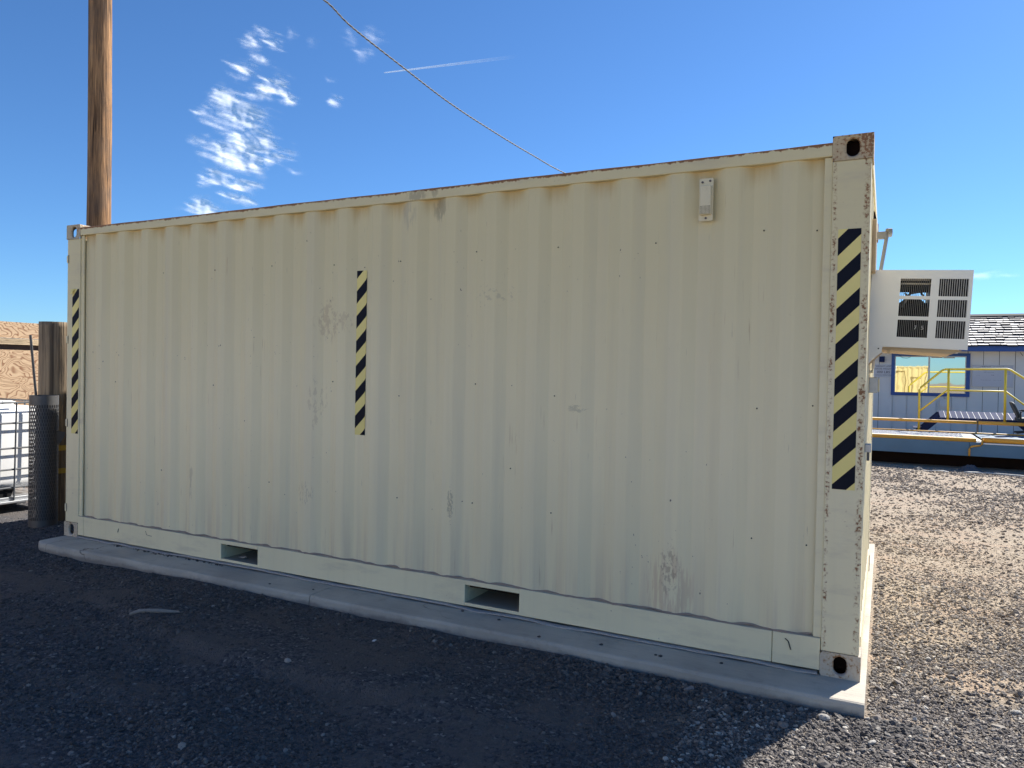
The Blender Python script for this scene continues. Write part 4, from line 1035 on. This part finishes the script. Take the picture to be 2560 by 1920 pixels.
MB().box(7.06, 7.10, YW-.01, YW+.02, WZ0, WZ1).box(WX0, WX0+.02, YW-.01, YW+.02, WZ0, WZ1).box(WX1-.02, WX1, YW-.01, YW+.02, WZ0, WZ1).box(WX0, WX1, YW-.011, YW+.019, WZ1-.025, WZ1).build('sash', M['alum'], wf)
def glass():
    m = NT('tinted_reflective_glass'); P = m.P()
    m.p.inputs['Metallic'].default_value = 1; m.p.inputs['Roughness'].default_value = .015
    m.bump(m.noise(m.scale(P, (1, 1, .8)), 2.2, 2, .4), .02, .04)
    return m.out((.52, .56, .53))
M['glass'] = glass()
MB().poly([(WX0, YW+.012, WZ0), (7.065, YW+.012, WZ0), (7.065, YW+.012, WZ1), (WX0, YW+.012, WZ1)]).build('pane', M['glass'], wf)
MB().poly([(7.09, YW+.009, WZ0), (WX1, YW+.009, WZ0), (WX1, YW+.009, WZ1), (7.09, YW+.009, WZ1)]).build('pane', M['glass'], wf)
box('sticker', 7.12, 7.36, YW+.004, YW+.007, 1.975, 1.995, M['tan'], wf); box('sticker', 7.38, 7.62, YW+.004, YW+.007, 1.970, 1.992, M['tan'], wf)
box('fascia', -1.3, 14.3, YW-.42, YW-.39, 2.125, 2.245, M['blue'], off)
box('soffit', -1.3, 14.3, YW-.39, YW+.0, 2.150, 2.165, M['sid'], off)
# wood shake roof
M['shake'] = simple('weathered_shake', (.66, .62, .57), .75, var=.22, sc=6); M['shaked'] = simple('roof_felt_and_butt_shade', (.03, .03, .033), .9)
pitch = math.atan2(.90, 2.85); ey, ez = YW-.43, 2.235
MB().prism([(-1.4, ey, ez-.01), (-1.4, ey+2.85+.2, ez+.96-.01), (-1.4, ey+5.7, ez)], (16, 0, 0)).build('roof_deck', M['shaked'], off)
ca, sa = math.cos(pitch), math.sin(pitch)
rp = np.random.default_rng(3); mbS = []; NC = 12
allb = MB(); cnt = 0
for c in range(NC):
    s0 = .02+c*.244; x = -1.4+rp.uniform(0, .1)
    while x < 14.4:
        w_ = rp.uniform(.09, .26); th = rp.uniform(.022, .045); off_ = rp.uniform(-.02, .02); ln = .24+rp.uniform(-.01, .02)
        a, b = s0+off_, s0+ln; g = rp.uniform(.006, .016)
        P = [(x, ey+a*ca-(.012+th)*sa, ez+a*sa+(.012+th)*ca), (x+w_-g, ey+a*ca-(.012+th)*sa, ez+a*sa+(.012+th)*ca),
             (x+w_-g, ey+b*ca, ez+b*sa+.012), (x, ey+b*ca, ez+b*sa+.012)]
        Bt = [(x, ey+a*ca, ez+a*sa), (x+w_-g, ey+a*ca, ez+a*sa)]
        k = len(allb.v); allb.v += P+Bt; allb.f += [(k, k+1, k+2, k+3), (k+4, k+5, k+1, k), (k+4, k, k+3), (k+1, k+5, k+2)]; allb.mi += [0, 1, 1, 1]  # shake butts and sides coloured near black to paint their shade
        x += w_
allb.build('shakes', [M['shake'], M['shaked']], off, kind='stuff')
rt = ey+NC*.244*ca; rz = ez+NC*.244*sa
MB().prism([(-1.4, rt-.12, rz-.03), (-1.4, rt-.11, rz+.035), (-1.4, rt+.08, rz+.10), (-1.4, rt+.25, rz+.03)], (16, 0, 0)).build('ridge_cap', M['shaked'], off)
MB().prism([(8.0, rt-.30, rz-.08), (8.5, rt-.28, rz-.085), (8.45, rt-.10, rz+.01), (7.8, rt-.10, rz+.02)], (0, .01, .02)).build('loose_felt', M['shaked'], off)
MB().tube([(8.93, YW-.02, 2.12), (8.98, YW-.03, 2.04)], .006, 6).build('loose_wire', M['rivet'], off)
MB().box(7.40, 7.50, YW-.06, YW-.02, .985, 1.03).build('outlet_cover', M['alum'], off)

fl = thing('floodlight', (6.78, YW-.40, 2.10), 'dark floodlight with a pale lens hanging under the office eave above the window', 'floodlight')
MB().box(6.70, 6.865, YW-.48, YW-.40, 2.02, 2.155).build('housing', M['rivet'], fl, bevel=.01); MB().box(6.735, 6.83, YW-.486, YW-.479, 2.055, 2.125).build('lens', M['whitep'], fl)
MB().tube([(6.68, YW-.05, 2.0), (6.6, YW-.05, 1.965), (6.5, YW-.05, 1.975), (6.42, YW-.05, 2.03)], .005, 6).build('wire', M['rivet'], fl)

M['signw'] = simple('sign_white', (.55, .56, .60), .5, var=.03); M['ink'] = simple('black_ink', (.03, .03, .035), .6)
sg = thing('weight_sign', (6.06, YW-.03, 1.6), 'white sign with black weight limit lettering left of the office window', 'sign')
box('sign_board', 5.86, 6.255, YW-.03, YW-.018, 1.485, 1.80, M['signw'], sg)
for s_, z_, sz in (('WEIGHT LIMIT', 1.755, .052), ('GROSS WEIGHT', 1.692, .052), ('000 LBS', 1.610, .085), ('SCALE IN OPERATION', 1.535, .034)):
    text_mesh(s_, sz, M['ink'], sg, face(.02, -.002, z_-1.6))
bl = thing('window_shade_box', (6.0, YW-.05, 1.9), 'small dark speaker box fixed to the wall above the weight sign', 'speaker')
box('cabinet', 5.98, 6.10, YW-.12, YW-.015, 1.86, 2.0, M['navy'], bl)
wb = thing('whiteboard', (8.39, YW-.03, 1.55), 'whiteboard with handwritten notes on the office wall right of the window', 'whiteboard')
box('board', 7.985, 8.80, YW-.035, YW-.018, 1.305, 1.80, M['signw'], wb)
box('board_frame', 7.975, 8.81, YW-.038, YW-.016, 1.290, 1.304, M['alum'], wb); box('board_frame', 7.975, 8.81, YW-.038, YW-.016, 1.801, 1.812, M['alum'], wb)
M['inkb'] = simple('blue_ink', (.05, .08, .45), .6); M['inkg'] = simple('faded_ink', (.22, .23, .30), .6)
mb = MB(); r2 = random.Random(5)
def scribble(x, z, w_, h):
    px = x; 
    while px < x+w_:
        a = r2.uniform(.004, .012); mb.box(px, px+a, YW-.0365, YW-.0352, z+r2.uniform(0, h*.5), z+r2.uniform(h*.6, h)); px += a+r2.uniform(.002, .008)
scribble(8.15, 1.765, .2, .02); scribble(8.40, 1.765, .22, .022)
mb.build('handwriting', M['ink'], wb, kind='stuff'); mb = MB()
scribble(8.22, 1.63, .05, .03); scribble(8.29, 1.63, .12, .02); scribble(8.07, 1.56, .06, .012); scribble(8.37, 1.56, .05, .03); scribble(8.16, 1.45, .2, .012); scribble(8.42, 1.45, .15, .012)
mb.build('handwriting', M['inkg'], wb, kind='stuff'); mb = MB()
scribble(8.68, 1.645, .06, .018); scribble(8.67, 1.60, .08, .016); mb.build('handwriting', M['inkb'], wb, kind='stuff')
o = box('wall_box', 7.33, 7.50, YW-.07, YW-.016, .78, .955, M['sid']); tag(o, 'small grey box on the office wall under the window', 'utility box')

# debris in the shade of the scale
def crumple(name, cx, cy, sx, sy, h, mat, seed):
    n = 22; mb = MB(); 
    for i in range(n+1):
        for j in range(n+1):
            u, v_ = i/n*2-1, j/n*2-1; e = max(0, 1-(u*u+v_*v_)**.9)
            mb.v.append((cx+u*sx*(1+.3*vnoise(np.array(j*.5), np.array(1.), seed)), cy+v_*sy, gz(cx, cy)-.01+h*e*(.3+1.2*float(fbm(np.array(u*3+9.), np.array(v_*3+4.), 3, seed)))))
    for i in range(n):
        for j in range(n): a = i*(n+1)+j; mb.f.append((a, a+n+1, a+n+2, a+1)); mb.mi.append(0)
    return mb.build(name, mat)
M['rag'] = simple('dark_rag', (.035, .038, .05), .8); M['ragl'] = simple('dusty_rubber', (.09, .095, .11), .8)
tag(crumple('crumpled_sheet', 7.42, 10.55, .15, .2, .09, M['ragl'], 31), 'crumpled grey sheet lying in the shade under the truck scale', 'debris')
tag(crumple('torn_rubber', 6.66, 10.2, .10, .12, .045, M['rag'], 33), 'small torn piece of dark rubber on the edge of the scale shadow', 'debris')
hs = MB().tube([(x, 10.12+.05*math.sin(x*6)+(x-7.3)*.06, gz(x, 10.12)+.015) for x in np.arange(7.3, 8.9, .06)], .014, 8).build('pale_hose', M['pale'], smooth=True)
tag(hs, 'pale hose lying along the shadow edge in front of the truck scale', 'hose')
hs = MB().tube([(x, 10.02+.04*math.sin(x*9), gz(x, 10.0)+.01+.012*math.sin(x*12)) for x in np.arange(6.72, 7.08, .04)], .010, 8).build('bent_strip', M['pale'], smooth=True)
tag(hs, 'short bent pale strip beside the torn rubber', 'debris')

# yellow container standing across the yard, seen in the office window
yc = thing('yellow_container', (6.4, -35.2, 0), 'yellow metal container across the yard, reflected in the office window', 'container')
M['yel'] = simple('yellow_container_paint', (.70, .54, .24), .5, var=.08, sc=1.5); M['yeld'] = simple('dark_yellow_trim', (.30, .20, .05), .7)  # second paint: darker yellow for the door outlines
mb = MB(); xs = np.arange(3.2, 9.3, .09)
for i, x in enumerate(xs): mb.v += [(x, -34.0-(.06 if (i//2) % 2 else 0), .1), (x, -34.0-(.06 if (i//2) % 2 else 0), 2.55)]
for i in range(len(xs)-1): mb.f.append((2*i, 2*i+1, 2*i+3, 2*i+2)); mb.mi.append(0)
mb.build('front_wall', M['yel'], yc)
mb = MB().box(3.1, 9.4, -36.4, -34.09, -.05, 2.6); mb.box(3.1, 9.4, -34.1, -33.98, 2.5, 2.62); mb.box(9.28, 9.42, -34.1, -33.97, -.05, 2.6); mb.box(3.1, 3.24, -34.1, -33.97, -.05, 2.6)
mb.build('body', M['yel'], yc)
MB().box(7.6, 7.66, -33.97, -33.95, .1, 2.1).box(5.9, 7.66, -33.969, -33.949, 2.1, 2.18).box(8.1, 8.14, -33.968, -33.948, .1, 1.6).box(8.1, 8.8, -33.967, -33.947, 1.6, 1.66).build('door_trim', M['yeld'], yc)

# pale shed added unseen behind the camera to bounce sun onto the container
shed = thing('added_bounce_shed', (-7, -17, 0), 'unseen pale shed added behind the camera to bounce sunlight onto the container', 'shed')
M['shedw'] = simple('bounce_shed_wall', (.66, .62, .54), .6, var=.06, sc=2); M['shedr'] = simple('bounce_shed_roof', (.42, .42, .42), .5)
for x0 in np.arange(-19, 3, 1.0):
    mb = MB()
    for k in range(4): mb.box(x0+k*.25, x0+k*.25+.18, -15.02, -15.0, -.1, 4.4)
    mb.box(x0, x0+.995, -15.06, -15.02, -.1, 4.4); mb.build('wall_sheet', M['shedw'], shed)
box('side_wall', 2.96, 3.0, -21, -15.07, -.1, 4.4, M['shedw'], shed); box('side_wall', -19.04, -19.0, -21, -15.07, -.1, 4.4, M['shedw'], shed); box('back_wall', -19, 3, -21.1, -21.0, -.1, 4.4, M['shedw'], shed)
MB().prism([(-19.2, -14.8, 4.40), (-19.2, -18, 5.3), (-19.2, -21.3, 4.40)], (22.4, 0, 0)).build('roof', M['shedr'], shed)
dr = box('roller_door', -10, -6.4, -14.998, -14.95, -.08, 3.2, M['shedr'], shed)
